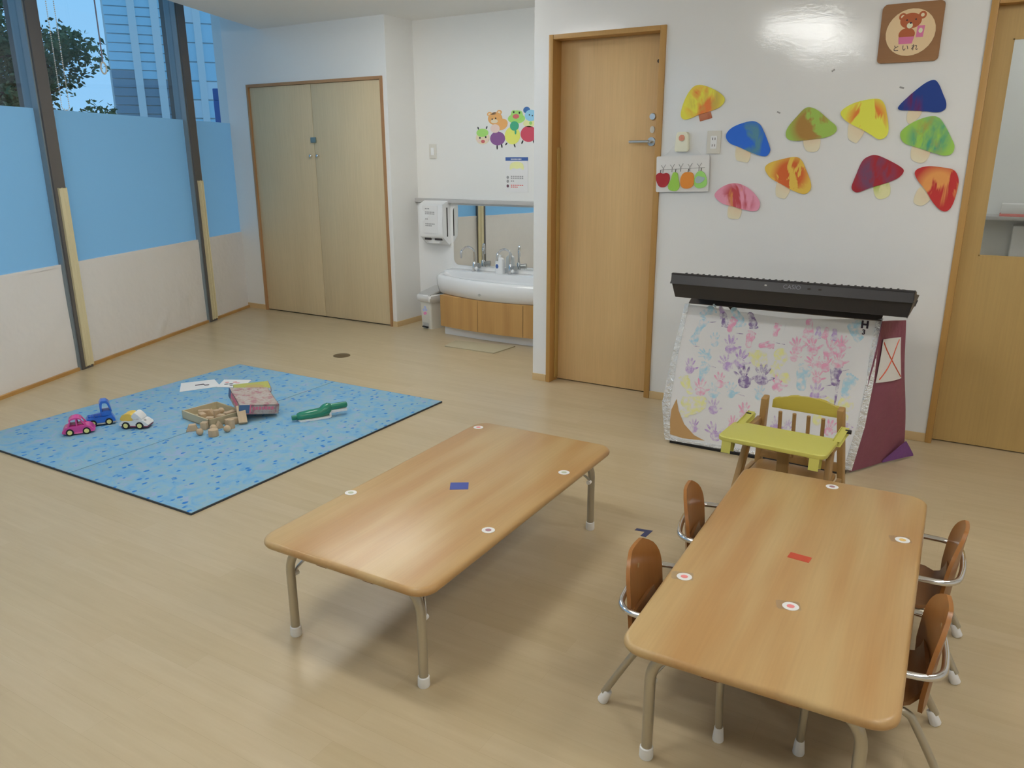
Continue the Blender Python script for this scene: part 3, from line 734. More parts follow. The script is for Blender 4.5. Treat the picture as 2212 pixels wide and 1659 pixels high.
PRINTS = [
('F','b',-0.304,0.318,0.067,60),('F','p',-0.236,0.318,0.049,160),('F','d',-0.220,0.285,0.056,170),('F','b',-0.162,0.304,0.077,150),('F','k',-0.184,0.265,0.056,20),('F','d',-0.092,0.294,0.063,160),('F','b',-0.328,0.248,0.063,30),('F','b',-0.354,0.193,0.063,200),('H','b',-0.257,0.183,0.056,0),('S','d',-0.277,0.268,0.028,80),('S','d',-0.144,0.226,0.028,90),('F','k',-0.092,0.204,0.063,10),('F','k',-0.013,0.186,0.056,80),('H','p',-0.178,0.168,0.074,0),('H','b',-0.298,0.106,0.056,300),('H','p',-0.125,0.106,0.074,10),('H','p',-0.192,0.078,0.070,330),('H','p',-0.368,0.042,0.063,0),('F','b',-0.296,0.020,0.077,10),('B','y',-0.045,0.123,0.077,0),('B','y',0.059,0.138,0.060,0),('B','y',0.035,0.069,0.049,0),('B','y',0.041,0.100,0.032,0),('B','y',0.088,0.042,0.042,0),('H','d',-0.103,0.021,0.088,345),('H','d',-0.017,0.042,0.084,5),('H','k',-0.214,-0.011,0.063,0),('H','k',-0.306,-0.059,0.070,0),('F','y',-0.374,-0.054,0.077,330),('H','b',-0.240,-0.064,0.063,0),('H','b',-0.156,-0.052,0.063,0),('H','k',0.057,0.011,0.067,0),('H','k',0.121,0.198,0.063,345),('H','k',0.187,0.205,0.077,345),('H','k',0.269,0.202,0.070,20),('H','k',0.313,0.226,0.060,10),('F','k',0.164,0.280,0.070,180),('H','k',0.117,0.152,0.049,0),('H','k',0.203,0.126,0.063,300),('H','k',0.257,0.129,0.063,0),('H','k',0.307,0.155,0.067,0),('F','p',0.207,0.269,0.042,180),('F','k',0.239,0.269,0.042,190),('F','p',0.276,0.266,0.042,180),('B','b',0.363,0.300,0.056,0),('B','b',0.375,0.267,0.035,0),('F','b',0.165,0.053,0.095,5),('H','k',0.225,0.067,0.060,0),('F','d',0.304,0.084,0.077,0),('T','d',0.316,0.001,0.084,0),('F','b',0.362,0.040,0.084,15),('H','p',0.230,-0.008,0.070,10),('S','d',0.043,0.199,0.039,95),('S','d',-0.005,0.197,0.021,60),('S','d',0.060,0.270,0.035,10),('F','k',0.024,0.260,0.049,10),('B','y',0.366,-0.044,0.056,0),('B','y',0.292,-0.042,0.039,0),('H','p',-0.232,-0.143,0.063,0),('H','k',-0.083,-0.142,0.063,0),('B','y',-0.373,-0.139,0.042,0),('B','y',-0.375,-0.201,0.039,0),('T','y',-0.330,-0.147,0.091,300),('H','p',-0.220,-0.272,0.077,330),('H','p',-0.320,-0.257,0.056,0),('H','k',-0.133,-0.212,0.056,0),('H','p',0.068,-0.187,0.063,5),('H','k',0.306,-0.165,0.063,5),('B','y',0.248,-0.134,0.042,0),('B','y',0.364,-0.103,0.035,0),('F','p',0.381,-0.165,0.049,20),('H','p',0.122,-0.181,0.042,0),('S','d',0.339,0.108,0.028,70),('S','d',0.283,0.032,0.028,70),('S','d',-0.107,-0.069,0.028,100),('S','d',-0.349,0.142,0.028,90),('S','d',-0.258,0.052,0.028,100),('H','b',-0.021,-0.047,0.056,0),('H','k',-0.093,-0.244,0.049,0),]
order = 'bpdky'
for n_, (ty, c, x, y, s, r) in enumerate(PRINTS):
    for j, po in enumerate({'H': hand, 'F': foot, 'B': blob, 'S': stroke, 'T': drip}[ty](x, y, s*1.34, r)):
        m.flat(po, .0008+.00012*(n_ % 9)+.00001*j, 1+order.index(c), BX)
m.flat(brown, .0022, 6, BX)
X_ = BX @ T(.397, .322, .0016)
m.text('H', .044, 7, X_, .0002, .0022); m.text('3', .030, 7, BX @ T(.396, .289, .0016), .0002, .0012)
m.build('handprint_panel', [M_sheet]+[PRM[c] for c in order]+[M_cardboard, M_ink], cv)
m = MB()
m.prism([(-.42, .347), (-.40, .347), (-.432, .10), (-.452, -.16), (-.435, -.345), (-.464, -.350), (-.494, -.163), (-.460, .103)], -.008, .0028, 0, BX, bev=.001)
m.prism([(.440, .350), (.466, .357), (.462, .187), (.464, .083), (.453, -.132), (.423, -.347), (.387, -.345), (.420, -.132), (.434, .083), (.432, .187)], -.012, .0028, 0, BX, bev=.001)
m.prism([(-.464, -.351), (.40, -.349), (.40, -.333), (-.46, -.334)], -.008, .0024, 0, BX, bev=.001)
m.build('silver_tape_edge', M_foil, cv)
# purple side: a bulging patch between the front edge and a rear edge near the wall
O = Vector((-.8144, 3.6798, 0))
def side(s, v, off=0.):
    f = Vector((-.400+.048*v, 3.668+.05*v, .012+.70*v)); r_ = Vector((-.205-.075*v, 4.02-.05*v, .012+.668*v))
    p = f.lerp(r_, s); bul = .030*math.sin(pi*s)*math.sin(pi*min(1, v*1.15))+.006*math.sin(9*v+5*s)
    nn = Vector((.87, -.49, 0)); return p+nn*(bul*.6+off)-O
m = MB(); m.sheet([[side(i/12, j/14) for j in range(15)] for i in range(13)], .004); m.build('side_paper', M_purple, cv)
m = MB(); m.sheet([[side(.55+.52*i/8, .004+.125*j/6*(.10+.90*min(1, i/6))*(1 if i < 7 else .6-.5*(i-7)), .008+.022*i/8) for j in range(7)] for i in range(9)], .003); m.build('loose_flap', M_purple2, cv)
m = MB(); m.sheet([[side(.12+.68*i/6, .60+.285*j/6+.0*i, .008) for j in range(7)] for i in range(7)], .0015, 0)
for a, b in (((.15, .865), (.77, .615)), ((.74, .87), (.18, .62))):
    pts = [side(a[0]+(b[0]-a[0])*i/10, a[1]+(b[1]-a[1])*i/10, .0085) for i in range(11)]
    m.tube(pts, .0032, 1, 6)
m.build('crossed_card', [M_paper, M_redpen], cv, label='white card with a red cross drawn on it')
m = MB(); m.sheet([[Vector((-1.225+.87*i/8, 3.722+.075*j/3, .712+.012*j+.008*math.sin(3*i)*(j/3)))-O for j in range(4)] for i in range(9)], .004); m.build('top_flap', M_greyflap, cv)
m = MB(); m.bx((-.44, -.04, 0), (.40, .0, .012)); m.build('bottom_edge', M_blackm, cv)
# ------------------------------------------------------------------ washing alcove
def bow(x, y0, depth, xc=-3.19, hw=.74):     # front line of the bowed washbasin
    q = (x-xc)/hw; return y0-depth*max(0, 1-q*q)
wb = thing('washbasin', 'long white bowed washbasin with two taps over a wooden cabinet', 'washbasin', (0, 0, 0))
xa, xb = -3.93, -2.45
def bowed(x0, x1, y0, dep, z0, z1, mi, m, back=AY-.013, n=24, bev=.0, rnd=0.):
    P = []
    for i in range(n+1):
        x = x0+(x1-x0)*i/n; P.append((x, bow(x, y0, dep)))
    if rnd:
        P = [(x0, y0+rnd)]+[(x0+rnd*(1-math.cos(a)), y0+rnd*(1-math.sin(a))-0*dep) for a in (pi/2*i/6 for i in range(1, 6))]+[p for p in P if p[0] > x0+rnd]
    m.prism(P+[(x1, back), (x0, back)], z0, z1, mi, bev=bev)
m = MB()
# apron and rim with a sunken trough
n = 28
def ring(inset, z, xin=0., yb=AY-.013):
    P = []
    for i in range(n+1):
        x = xa+xin+(xb-xa-xin)*i/n
        e0 = min(1, (x-xa-xin)/.12); rr = .12*(1-math.sqrt(max(0, 1-(1-e0)**2)))
        P.append((x, bow(x, 5.235, .21)+inset+rr, z))
    return P+[(xb, yb, z), (xa+xin, yb, z)]
m.loft([ring(.045, .322, .03), ring(.02, .335, .012), ring(.0, .40), ring(.0, .455), ring(.012, .472, .006), ring(.03, .478, .02),
        ring(.06, .474, .05, 5.38), ring(.09, .44, .09, 5.375), ring(.12, .37, .13, 5.36)], 0, True)
m.bx((xa+.02, 5.375, .36), (xb, AY-.013, .492), bev=.008)
m.build('basin', M_ceramic, wb, ang=50)
m = MB(); bowed(-3.765, xb, 5.16, .115, .075, .328, 0, m)
cabm = m.build('cabinet_front', M_vanity, wb)
for x in (-3.36, -2.95):
    MB().bx((x-.0015, bow(x, 5.16, .115)-.002, .078), (x+.0015, bow(x, 5.16, .115)+.01, .322)).build('panel_joint', mat('dark_joint', px(110, 82, 44), .6), cabm)
m = MB(); bowed(-3.755, xb, 5.185, .065, 0, .076, 0, m); m.build('toe_kick', M_white, wb)
MB().cyl((-3.33, bow(-3.33, 5.235, .21)+.002, .375), (-3.33, bow(-3.33, 5.235, .21)-.002, .375), .010).build('maker_badge', M_grey, wb)
def faucet(x, y):
    m = MB(); z = .492
    m.lathe([(0, 0), (.024, 0), (.024, .006), (.018, .012), (.017, .07), (.012, .078), (0, .078)], n=16, X=T(x, y, z))
    m.tube([(x, y, z+.07), (x, y, z+.15)]+[(x-.028*(1-math.cos(a)), y-.055*(1-math.cos(a)), z+.15+.052*math.sin(a)) for a in (pi*i/12 for i in range(1, 13))]+[(x-.058, y-.112, z+.115)], .0085, n=10)
    f = m.build('faucet', M_chrome, wb)
    m = MB(); m.cyl((x+.012, y-.004, z+.048), (x+.062, y-.018, z+.052), .018, .021, n=14); m.build('tap_handle', M_steel, f)
    m = MB(); m.ball((x+.042, y-.035, z+.03), .014); m.build('tap_knob', M_white, f)
faucet(-3.635, 5.43); faucet(-3.285, 5.43)
s_ = thing('soap_bottle', 'white soap pump bottle on the washbasin beside the right tap', 'bottle', (-3.375, 5.415, .4925))
MB().loft([[(x*w, y*w2, z) for x, y in rrect(.075, .045, .012)] for w, w2, z in ((.94, .94, 0), (1, 1, .006), (1, 1, .10), (.85, .85, .118), (.4, .6, .130))]).build('bottle_body', mat('pale_blue_bottle', px(196, 208, 222), .3), s_)
MB().cyl((0, 0, .128), (0, 0, .150), .014).build('pump', M_white, s_)
MB().prism(ellipse(0, 0, .013, .018, 16), 0, .0008, X=frame((-.015, -.0228, .06), (1, 0, 0), (0, 0, 1))).build('bottle_label', M_blueprint, s_)
m = MB(); m.prism(rrect(1.40, .496, .055, 6), 0, .006, X=frame((-3.188, AY-.012, .772), (1, 0, 0), (0, 0, 1)))
mr = m.build('mirror', M_mirror); tag(mr, 'wide frameless mirror with rounded corners above the washbasin', 'mirror')
# paper towel dispenser
pd = thing('towel_dispenser', 'white paper towel dispenser with a notice taped on its front', 'dispenser', (-4.035, AY-.012, .70))
m = MB(); m.prism([(p.x, p.y) for p in smooth([(0, .005), (-.095, .045), (-.118, .09), (-.118, .30), (-.10, .328), (0, .332)], 3)], -.118, .118, X=frame((0, 0, 0), (0, 1, 0), (0, 0, 1), (1, 0, 0)), bev=.008)
m.build('dispenser_body', M_white, pd, ang=50)
m = MB(); m.bx((.116, -.06, .06), (.1195, -.045, .30)); m.build('side_gap', M_dark, pd)
m = MB(); m.bx((-.085, -.100, .030), (-.02, -.04, .050)); m.bx((.02, -.100, .030), (.09, -.04, .046)); m.build('outlet_slot', M_dark, pd)
m = MB(); m.loft([[(x, y*.9-.06, z) for x, y in rrect(w, .07, .02)] for w, z in ((.12, .004), (.15, .02), (.16, .035))]); m.build('paper_towel', M_paper, pd)
m = MB(); m.bx((-.088, -.1205, .09), (.07, -.1185, .315)); nt = m.build('notice_sheet', M_paper, pd)
m = MB()
random.seed(3)
for z, n_, w in ((.29, 2, .05), (.262, 6, .1), (.248, 6, .1), (.205, 2, .03), (.165, 6, .10), (.15, 4, .07)):
    for i in range(n_): m.bx((-.058+i*w/n_, -.1212, z-.004), (-.058+i*w/n_+w/n_*.75, -.1203, z+.004))
m.build('printed_lines', M_gridgrey, nt)
# bin
bn = thing('pedal_bin', 'pale grey pedal bin with a white bag beside the washbasin', 'bin', (-3.985, 5.315, 0), -.25)
m = MB(); m.loft([[(x*w, y*w2, z) for x, y in rrect(.15, .19, .02)] for w, w2, z in ((.82, .84, 0), (.86, .88, .02), (1, 1, .275), (1, 1, .28))]); m.build('bin_body', M_lgrey, bn)
m = MB(); m.loft([[(x*w, y*w+oy, z+t_*(y+.1)) for x, y in rrect(.158, .20, .02)] for w, oy, z, t_ in ((1, 0, .285, .22), (1, 0, .297, .22), (.9, 0, .304, .22))]); m.build('bin_lid', M_grey, bn)
m = MB()
random.seed(8)
rg = []
for z, w in ((.225, 1.0), (.235, 1.12), (.262, 1.20), (.280, 1.16), (.287, 1.02)):
    rg.append([(x*w*(1+.05*random.random()), y*w*(1+.05*random.random()), z+.012*random.random()) for x, y in rrect(.15, .19, .02)])
m.loft(rg, cap=False); m.ball((-.09, -.06, .255), .03, (1, 1, .8)); m.build('bin_bag', M_paper, bn)
m = MB(); m.bx((-.034, -.104, .012), (.034, -.078, .024), bev=.004); m.build('pedal', M_blackm, bn)
m = MB(); m.prism([(-.035, .012), (.035, .012), (.035, .055), (-.035, .055)], 0, .002, X=frame((0, -.0855, 0), (1, 0, 0), (0, -.05, 1))); m.build('pedal_recess', M_grey, bn)
m = MB()
for x, z, mi in ((-.02, .16, 0), (.0, .185, 0), (.012, .165, 0), (.004, .135, 1), (-.012, .13, 1)): m.prism(ellipse(0, 0, .014, .012, 10), 0, .001, mi, X=frame((x, -.0885-.04*(z-.13), z), (1, 0, 0), (0, -.06, 1)))
m.build('bin_sticker', [mat('pale_blue_print', px(150, 160, 200), .6), mat('pink_print', px(200, 110, 160), .6)], bn)
m = MB(); m.prism(smooth([(-3.49, 4.775), (-3.52, 4.97), (-3.30, 5.0), (-3.0, 5.045), (-2.985, 4.95), (-3.03, 4.775), (-3.2, 4.765)], 4), 0, .007, bev=.002) if False else m.prism([(-3.485, 4.775), (-3.515, 4.965), (-3.01, 5.045), (-3.035, 4.775)], 0, .008, bev=.003)
tag(m.build('floor_towel', M_towel), 'cream towel lying on the floor before the washbasin', 'towel')
m = MB(); m.lathe([(0, 0), (.062, 0), (.062, .003), (.056, .0045), (0, .0045)], n=32); tag(m.build('floor_cover', mat('brown_floor_cover', pxh(120, 98, 66), .4, .3), loc=(-3.97, 4.155, 0)), 'round brown cover plate set in the floor before the closet', 'floor cover')
# switch, poster, wall sticker on the alcove wall
sw = thing('light_switch', 'pale grey switch plate above the towel dispenser', 'switch', (-4.088, AY, 1.45))
MB().box((0, -.005, 0), (.07, .010, .116), bev=.003).build('plate', M_lgrey, sw); MB().box((0, -.011, 0), (.03, .006, .06), bev=.002).build('rocker', M_white, sw)
po = thing('poster', 'small hand washing poster with blue heading above the mirror', 'poster', (-3.274, AY, 1.268))
MB().box((0, -.0015, 0), (.205, .003, .268)).build('sheet', M_paper, po)
MB().box((0, -.004, .121), (.205, .002, .026)).build('heading', M_blueprint, po)
m = MB()
for i in range(8): m.box((-.048+i*.0125, -.0055, .119), (.008, .001, .010))
m.build('heading_marks', M_paper, po)
m = MB(); m.prism([(p.x, p.y) for p in smooth([(-.062, .04), (-.055, .085), (0, .10), (.055, .085), (.062, .04), (.03, .052), (0, .045), (-.03, .052)], 4)], 0, .001, X=frame((0, -.003, 0), (1, 0, 0), (0, 0, 1))); m.build('picture', M_yprint, po)
m = MB()
for zi, (z, w) in enumerate(((-.012, .13), (-.026, .13), (-.048, .045), (-.080, .13), (-.094, .07))):
    k_ = int(w/.017)
    for i in range(k_): m.box((-.055+i*.017+.007, -.0035, z), (.011, .001, .009), mi=0 if zi < 3 else 1)
for z, mi in ((-.02, 0), (-.05, 0), (-.086, 2)): m.prism(ellipse(0, 0, .011, .012, 12), 0, .001, mi, X=frame((-.083, -.003, z), (1, 0, 0), (0, 0, 1)))
m.build('printed_lines', [M_gridgrey, M_redprint, mat('dark_red_print', px(90, 56, 66), .7)], po)
# caterpillar with animal riders (one wall decal)
fig = {n_: mat('decal_'+n_, px(*c), .7) for n_, c in dict(orange=(222, 140, 70), tan=(226, 180, 140), pink=(228, 170, 160), purple=(116, 72, 122), lgreen=(134, 182, 84), dgreen=(44, 140, 104), yellow=(214, 202, 72), blue=(118, 170, 216), navy=(48, 92, 148), red=(176, 56, 76), black=(44, 44, 48), face=(216, 178, 150), mouth=(176, 84, 84), pale=(222, 214, 130)).items()}
keys = list(fig); 
cd = thing('wall_decal', 'colourful caterpillar decal with riding animals on the alcove wall', 'wall decal', (-3.40, AY, 1.62))
def dec(name, shapes):
    m = MB()
    for i, (mt, cx_, cy_, a, b, rot) in enumerate(shapes):
        m.prism(ellipse((cx_-560)*.00066, -(cy_-480)*.00050, a*.00066, b*.00050, 22, rot), 0, .0012+.00035*i, keys.index(mt), X=frame((0, 0, 0), (1, 0, 0), (0, 0, 1)))
    return m.build(name, [fig[k_] for k_ in keys], cd)
dec('caterpillar_head', [('black', 205, 468, 9, 24, .4), ('black', 328, 462, 9, 24, -.4), ('face', 268, 620, 98, 98, 0), ('lgreen', 266, 540, 86, 64, 0), ('black', 230, 618, 11, 16, 0), ('black', 314, 606, 11, 16, 0), ('mouth', 274, 672, 28, 26, 0), ('pink', 210, 660, 22, 18, 0), ('pink', 336, 650, 22, 18, 0)])
dec('purple_segment', [('black', 475, 760, 10, 38, 0), ('black', 540, 740, 10, 34, .2), ('purple', 482, 630, 106, 104, 0)])
dec('yellow_segment', [('black', 604, 714, 9, 26, -.8), ('black', 720, 740, 9, 30, .4), ('yellow', 690, 590, 106, 132, 0)])
dec('red_segment', [('black', 826, 690, 10, 30, -.5), ('black', 984, 690, 10, 30, .5), ('red', 912, 570, 110, 118, 0)])
dec('blue_segment', [('black', 1060, 700, 10, 34, -.2), ('blue', 1130, 580, 96, 114, 0)])
dec('tiger_rider', [('orange', 372, 262, 36, 34, 0), ('orange', 508, 238, 36, 34, 0), ('face', 372, 264, 20, 18, 0), ('face', 506, 240, 20, 18, 0), ('orange', 540, 420, 86, 82, .3), ('orange', 450, 330, 100, 96, 0), ('pink', 450, 480, 66, 66, 0), ('face', 440, 370, 50, 30, 0), ('black', 410, 338, 9, 12, 0), ('black', 460, 326, 9, 12, 0), ('black', 430, 264, 40, 5, .1), ('black', 436, 246, 30, 5, .1)])
dec('frog_rider', [('lgreen', 745, 340, 118, 74, 0), ('lgreen', 710, 252, 36, 36, 0), ('lgreen', 790, 262, 36, 36, 0), ('lgreen', 750, 290, 84, 70, 0), ('black', 710, 244, 11, 16, 0), ('black', 788, 256, 11, 16, 0), ('mouth', 740, 308, 44, 34, 0), ('dgreen', 718, 448, 60, 70, 0), ('dgreen', 735, 540, 12, 34, 0)])
dec('mouse_rider', [('navy', 884, 220, 46, 48, 0), ('navy', 1026, 256, 46, 52, 0), ('pale', 920, 415, 82, 56, 0), ('blue', 940, 300, 80, 84, 0), ('black', 922, 292, 8, 11, 0), ('black', 962, 304, 8, 11, 0), ('lgreen', 940, 412, 20, 26, 0)])

# ------------------------------------------------------------------ things on the door wall
WX = frame((0, DY, 0), (1, 0, 0), (0, 0, 1))        # local x right, y up, z out of the wall
MUSH = {
 'yellow_orange':([(-1.528, 1.624), (-1.515, 1.685), (-1.489, 1.737), (-1.458, 1.766), (-1.417, 1.768), (-1.359, 1.747), (-1.308, 1.715), (-1.293, 1.688), (-1.312, 1.659), (-1.359, 1.638), (-1.424, 1.621), (-1.472, 1.603), (-1.51, 1.598)],[(-1.432, 1.625), (-1.365, 1.633), (-1.355, 1.602), (-1.42, 1.586)]),
 'blue':([(-1.273, 1.507), (-1.256, 1.541), (-1.21, 1.566), (-1.141, 1.581), (-1.101, 1.564), (-1.074, 1.523), (-1.046, 1.463), (-1.037, 1.433), (-1.053, 1.407), (-1.088, 1.409), (-1.136, 1.426), (-1.201, 1.453), (-1.25, 1.473)],[(-1.21, 1.461), (-1.141, 1.438), (-1.144, 1.381), (-1.171, 1.377), (-1.212, 1.392)]),
 'green_brown':([(-0.966, 1.514), (-0.956, 1.55), (-0.917, 1.6), (-0.884, 1.635), (-0.855, 1.639), (-0.818, 1.622), (-0.764, 1.578), (-0.727, 1.546), (-0.729, 1.517), (-0.769, 1.496), (-0.833, 1.487), (-0.905, 1.48), (-0.95, 1.488)],[(-0.874, 1.498), (-0.802, 1.498), (-0.799, 1.439), (-0.83, 1.425), (-0.865, 1.44)]),
 'yellow_red':([(-0.712, 1.615), (-0.68, 1.642), (-0.628, 1.661), (-0.555, 1.669), (-0.523, 1.647), (-0.504, 1.596), (-0.489, 1.527), (-0.498, 1.493), (-0.527, 1.483), (-0.563, 1.504), (-0.606, 1.529), (-0.664, 1.558), (-0.702, 1.587)],[(-0.665, 1.565), (-0.596, 1.532), (-0.62, 1.473), (-0.637, 1.47), (-0.668, 1.495)]),
 'navy':([(-0.459, 1.628), (-0.436, 1.658), (-0.391, 1.703), (-0.351, 1.734), (-0.321, 1.742), (-0.3, 1.722), (-0.279, 1.682), (-0.26, 1.642), (-0.261, 1.612), (-0.29, 1.6), (-0.341, 1.606), (-0.405, 1.611), (-0.45, 1.615)],[(-0.409, 1.617), (-0.358, 1.613), (-0.366, 1.579), (-0.398, 1.552), (-0.416, 1.57)]),
 'green_blue':([(-0.435, 1.502), (-0.421, 1.533), (-0.374, 1.565), (-0.319, 1.583), (-0.281, 1.576), (-0.248, 1.536), (-0.22, 1.489), (-0.2, 1.449), (-0.207, 1.415), (-0.24, 1.407), (-0.292, 1.422), (-0.352, 1.443), (-0.412, 1.464)],[(-0.372, 1.454), (-0.303, 1.436), (-0.304, 1.392), (-0.333, 1.373), (-0.375, 1.395)]),
 'orange':([(-1.055, 1.343), (-1.038, 1.37), (-0.986, 1.388), (-0.913, 1.402), (-0.878, 1.388), (-0.852, 1.344), (-0.821, 1.278), (-0.819, 1.241), (-0.847, 1.219), (-0.904, 1.235), (-0.96, 1.264), (-1.024, 1.298)],[(-0.984, 1.279), (-0.921, 1.25), (-0.935, 1.2), (-0.953, 1.194), (-0.989, 1.211)]),
 'pink':([(-1.312, 1.2), (-1.29, 1.236), (-1.243, 1.262), (-1.194, 1.267), (-1.145, 1.25), (-1.103, 1.22), (-1.068, 1.174), (-1.072, 1.135), (-1.103, 1.125), (-1.16, 1.134), (-1.209, 1.147), (-1.268, 1.161)],[(-1.227, 1.158), (-1.165, 1.144), (-1.168, 1.089), (-1.192, 1.081), (-1.232, 1.09)]),
 'dark_red':([(-0.624, 1.259), (-0.612, 1.309), (-0.589, 1.381), (-0.558, 1.406), (-0.525, 1.409), (-0.468, 1.385), (-0.412, 1.353), (-0.399, 1.333), (-0.419, 1.304), (-0.469, 1.279), (-0.534, 1.257), (-0.587, 1.234), (-0.611, 1.237)],[(-0.522, 1.268), (-0.463, 1.286), (-0.447, 1.226), (-0.483, 1.202), (-0.512, 1.217)]),
 'red':([(-0.35, 1.326), (-0.339, 1.347), (-0.296, 1.359), (-0.232, 1.353), (-0.187, 1.341), (-0.163, 1.3), (-0.162, 1.246), (-0.172, 1.184), (-0.19, 1.155), (-0.219, 1.158), (-0.255, 1.192), (-0.295, 1.25), (-0.332, 1.291)],[(-0.327, 1.253), (-0.299, 1.261), (-0.268, 1.212), (-0.301, 1.176), (-0.339, 1.193)]),
}
mcol = dict(yellow_orange=(218, 186, 40), blue=(34, 92, 186), green_brown=(134, 164, 66), yellow_red=(216, 200, 40), navy=(34, 58, 124), green_blue=(130, 172, 62), orange=(220, 160, 48), pink=(196, 128, 150), dark_red=(142, 36, 46), red=(168, 40, 40))
strk = dict(yellow_orange=[(px(212, 104, 40), .50, .60, 5), (px(170, 150, 60), .55, .66, 7)], blue=[(px(72, 120, 140), .58, .66, 7)], green_brown=[(px(146, 110, 50), .48, .52, 6)],
            yellow_red=[(px(196, 106, 34), .54, .58, 6), (px(90, 120, 60), .66, .70, 7)], navy=[(px(92, 36, 84), .58, .70, 8)], green_blue=[(px(60, 136, 110), .52, .62, 6), (px(140, 140, 60), .60, .68, 9)],
            orange=[(px(184, 84, 30), .555, .585, 8)], pink=[(px(166, 60, 66), .50, .56, 6), (px(190, 120, 60), .60, .66, 8)], dark_red=[(px(106, 64, 90), .53, .62, 6)], red=[(px(206, 130, 62), .54, .585, 8), (px(84, 60, 140), .68, .70, 6)])
mlab = dict(yellow_orange='yellow paper mushroom with orange crayon and a short brown stem, above the cream alarm', blue='bright blue paper mushroom right of the power outlet', green_brown='green paper mushroom coloured with a brown crayon patch', yellow_red='yellow paper mushroom with rust-red crayon scribble below the bear sign', navy='navy blue paper mushroom with faint purple scribble, topmost on the right',
            green_blue='green paper mushroom with blue-green scribble below the navy one', orange='orange paper mushroom with rust strokes in the middle of the wall', pink='pink paper mushroom with red scribble, lowest on the wall', dark_red='dark red paper mushroom with grey-purple streaks and cream stem', red='red paper mushroom with yellow streaks next to the toilet door')
M_stem = scribble('peach_paper', px(218, 182, 154), [(px(212, 172, 142), .4, .6, 5)])
M_stem2 = scribble('cream_stem_paper', px(208, 190, 140), [(px(160, 170, 80), .58, .66, 8)]); M_stem3 = scribble('brown_stem_paper', px(154, 84, 58), [(px(170, 110, 80), .5, .6, 9)])
for i, (kk, (cap, stem)) in enumerate(MUSH.items()):
    cx_ = sum(p[0] for p in cap)/len(cap); cz_ = sum(p[1] for p in cap)/len(cap)
    t_ = thing('paper_mushroom', mlab[kk], 'paper mushroom', (cx_, DY, cz_), group='paper mushrooms on the wall')
    X = frame((0, 0, 0), (1, 0, 0), (0, 0, 1))
    sh = lambda l, n: [(p.x, p.y) for p in smooth([(a-cx_, b-cz_) for a, b in l], n)]
    m = MB(); m.prism(sh(stem, 4) if kk != 'yellow_orange' else [(a-cx_, b-cz_) for a, b in stem], .0005, .004, 0, X); m.build('stem', {'dark_red': M_stem2, 'yellow_orange': M_stem3}.get(kk, M_stem), t_)
    m = MB(); m.prism(sh(cap, 5), .004, .008, 0, X); m.build('cap', scribble('crayon_'+kk, px(*mcol[kk]), strk[kk], i), t_)
# bear sign
bg = thing('toilet_sign', 'square brown wooden sign with a bear and hiragana lettering', 'sign', (-.4475, DY, 1.952))
X = frame((0, 0, 0), (1, 0, 0), (0, 0, 1))
zp = lambda x, y: ((x-512)*.000476, -(y-285)*.000476)
def ep(x, y, a, b, r=0): c = zp(x, y); return ellipse(c[0], c[1], a*.000476, b*.000476, 28, r)
m = MB(); m.prism(rrect(.258, .254, .02), 0, .012, 0, X, bev=.003); m.build('board', wood('sign_board_wood', px(134, 94, 54), px(124, 84, 46), 0, .45, 8), bg)
m = MB(); m.prism(ep(512, 283, 218, 212), .012, .0135, 0, X); m.build('disc', mat('sign_disc', px(196, 168, 126), .5), bg)
m = MB()
for mi, p in enumerate([]): pass
def bear(mi, poly, z): m.prism(poly, .0135, z, mi, X)
bear(0, ep(430, 140, 34, 34), .0140); bear(0, ep(602, 135, 34, 34), .0140); bear(3, ep(430, 140, 16, 16), .0143); bear(3, ep(602, 135, 16, 16), .0143)
bear(0, ep(482, 300, 72, 58), .0141); bear(0, ep(505, 180, 94, 70), .0144); bear(1, ep(500, 222, 26, 26), .0147); bear(2, ep(506, 200, 10, 8), .0150)
bear(2, ep(470, 172, 7, 8), .0150); bear(2, ep(548, 170, 7, 8), .0150)
bear(4, [zp(*p) for p in ((412, 322), (552, 322), (536, 385), (420, 385))], .0143); bear(4, [zp(*p) for p in ((570, 228), (634, 228), (626, 332), (564, 332))], .0141); bear(1, ep(600, 272, 18, 22), .0143)
m.build('bear_picture', [mat('bear_brown', px(156, 76, 30), .6), mat('bear_cream', px(214, 190, 160), .6), M_ink, mat('bear_ear', px(212, 180, 150), .6), mat('bear_pink', px(186, 96, 136), .6)], bg)
m = MB()
for i, ch_ in enumerate('といれ'):
    c = zp(402+i*82, 424); m.text(ch_, .030, 0, X @ T(c[0], c[1], .0141), .0004)
m.build('lettering', M_ink, bg)
# alarm, outlet, fruit sign
al = thing('cream_alarm', 'small cream plastic alarm with a red-brown button left of the outlet', 'alarm', (-1.508, DY, 1.482))
m = MB(); m.prism([(p[0]*(1-.18*max(0, p[1]/.05)), p[1]) for p in rrect(.080, .104, .018)], 0, .026, 0, X, bev=.006, seg=3); m.build('housing', M_cream, al)
m = MB(); m.prism(ellipse(0, .020, .016, .016), .026, .032, 0, X, bev=.002); m.build('button', mat('red_brown_button', px(188, 120, 96), .5), al)
ol_ = thing('power_outlet', 'white double power outlet plate below the blue mushroom level', 'outlet', (-1.336, DY, 1.478)); ol_['label'] = 'white double power outlet plate between the alarm and the blue mushroom'
MB().prism(rrect(.074, .118, .004), 0, .008, 0, X, bev=.002).build('plate', M_lgrey, ol_); MB().prism(rrect(.034, .066, .003), .008, .010, 0, X).build('socket', M_white, ol_)
m = MB()
for x in (-.007, .007):
    for z in (-.016, .018): m.prism([(x-.0015, z-.006), (x+.0015, z-.006), (x+.0015, z+.006), (x-.0015, z+.006)], .0095, .0105, 0, X)
m.build('slots', M_dark, ol_)
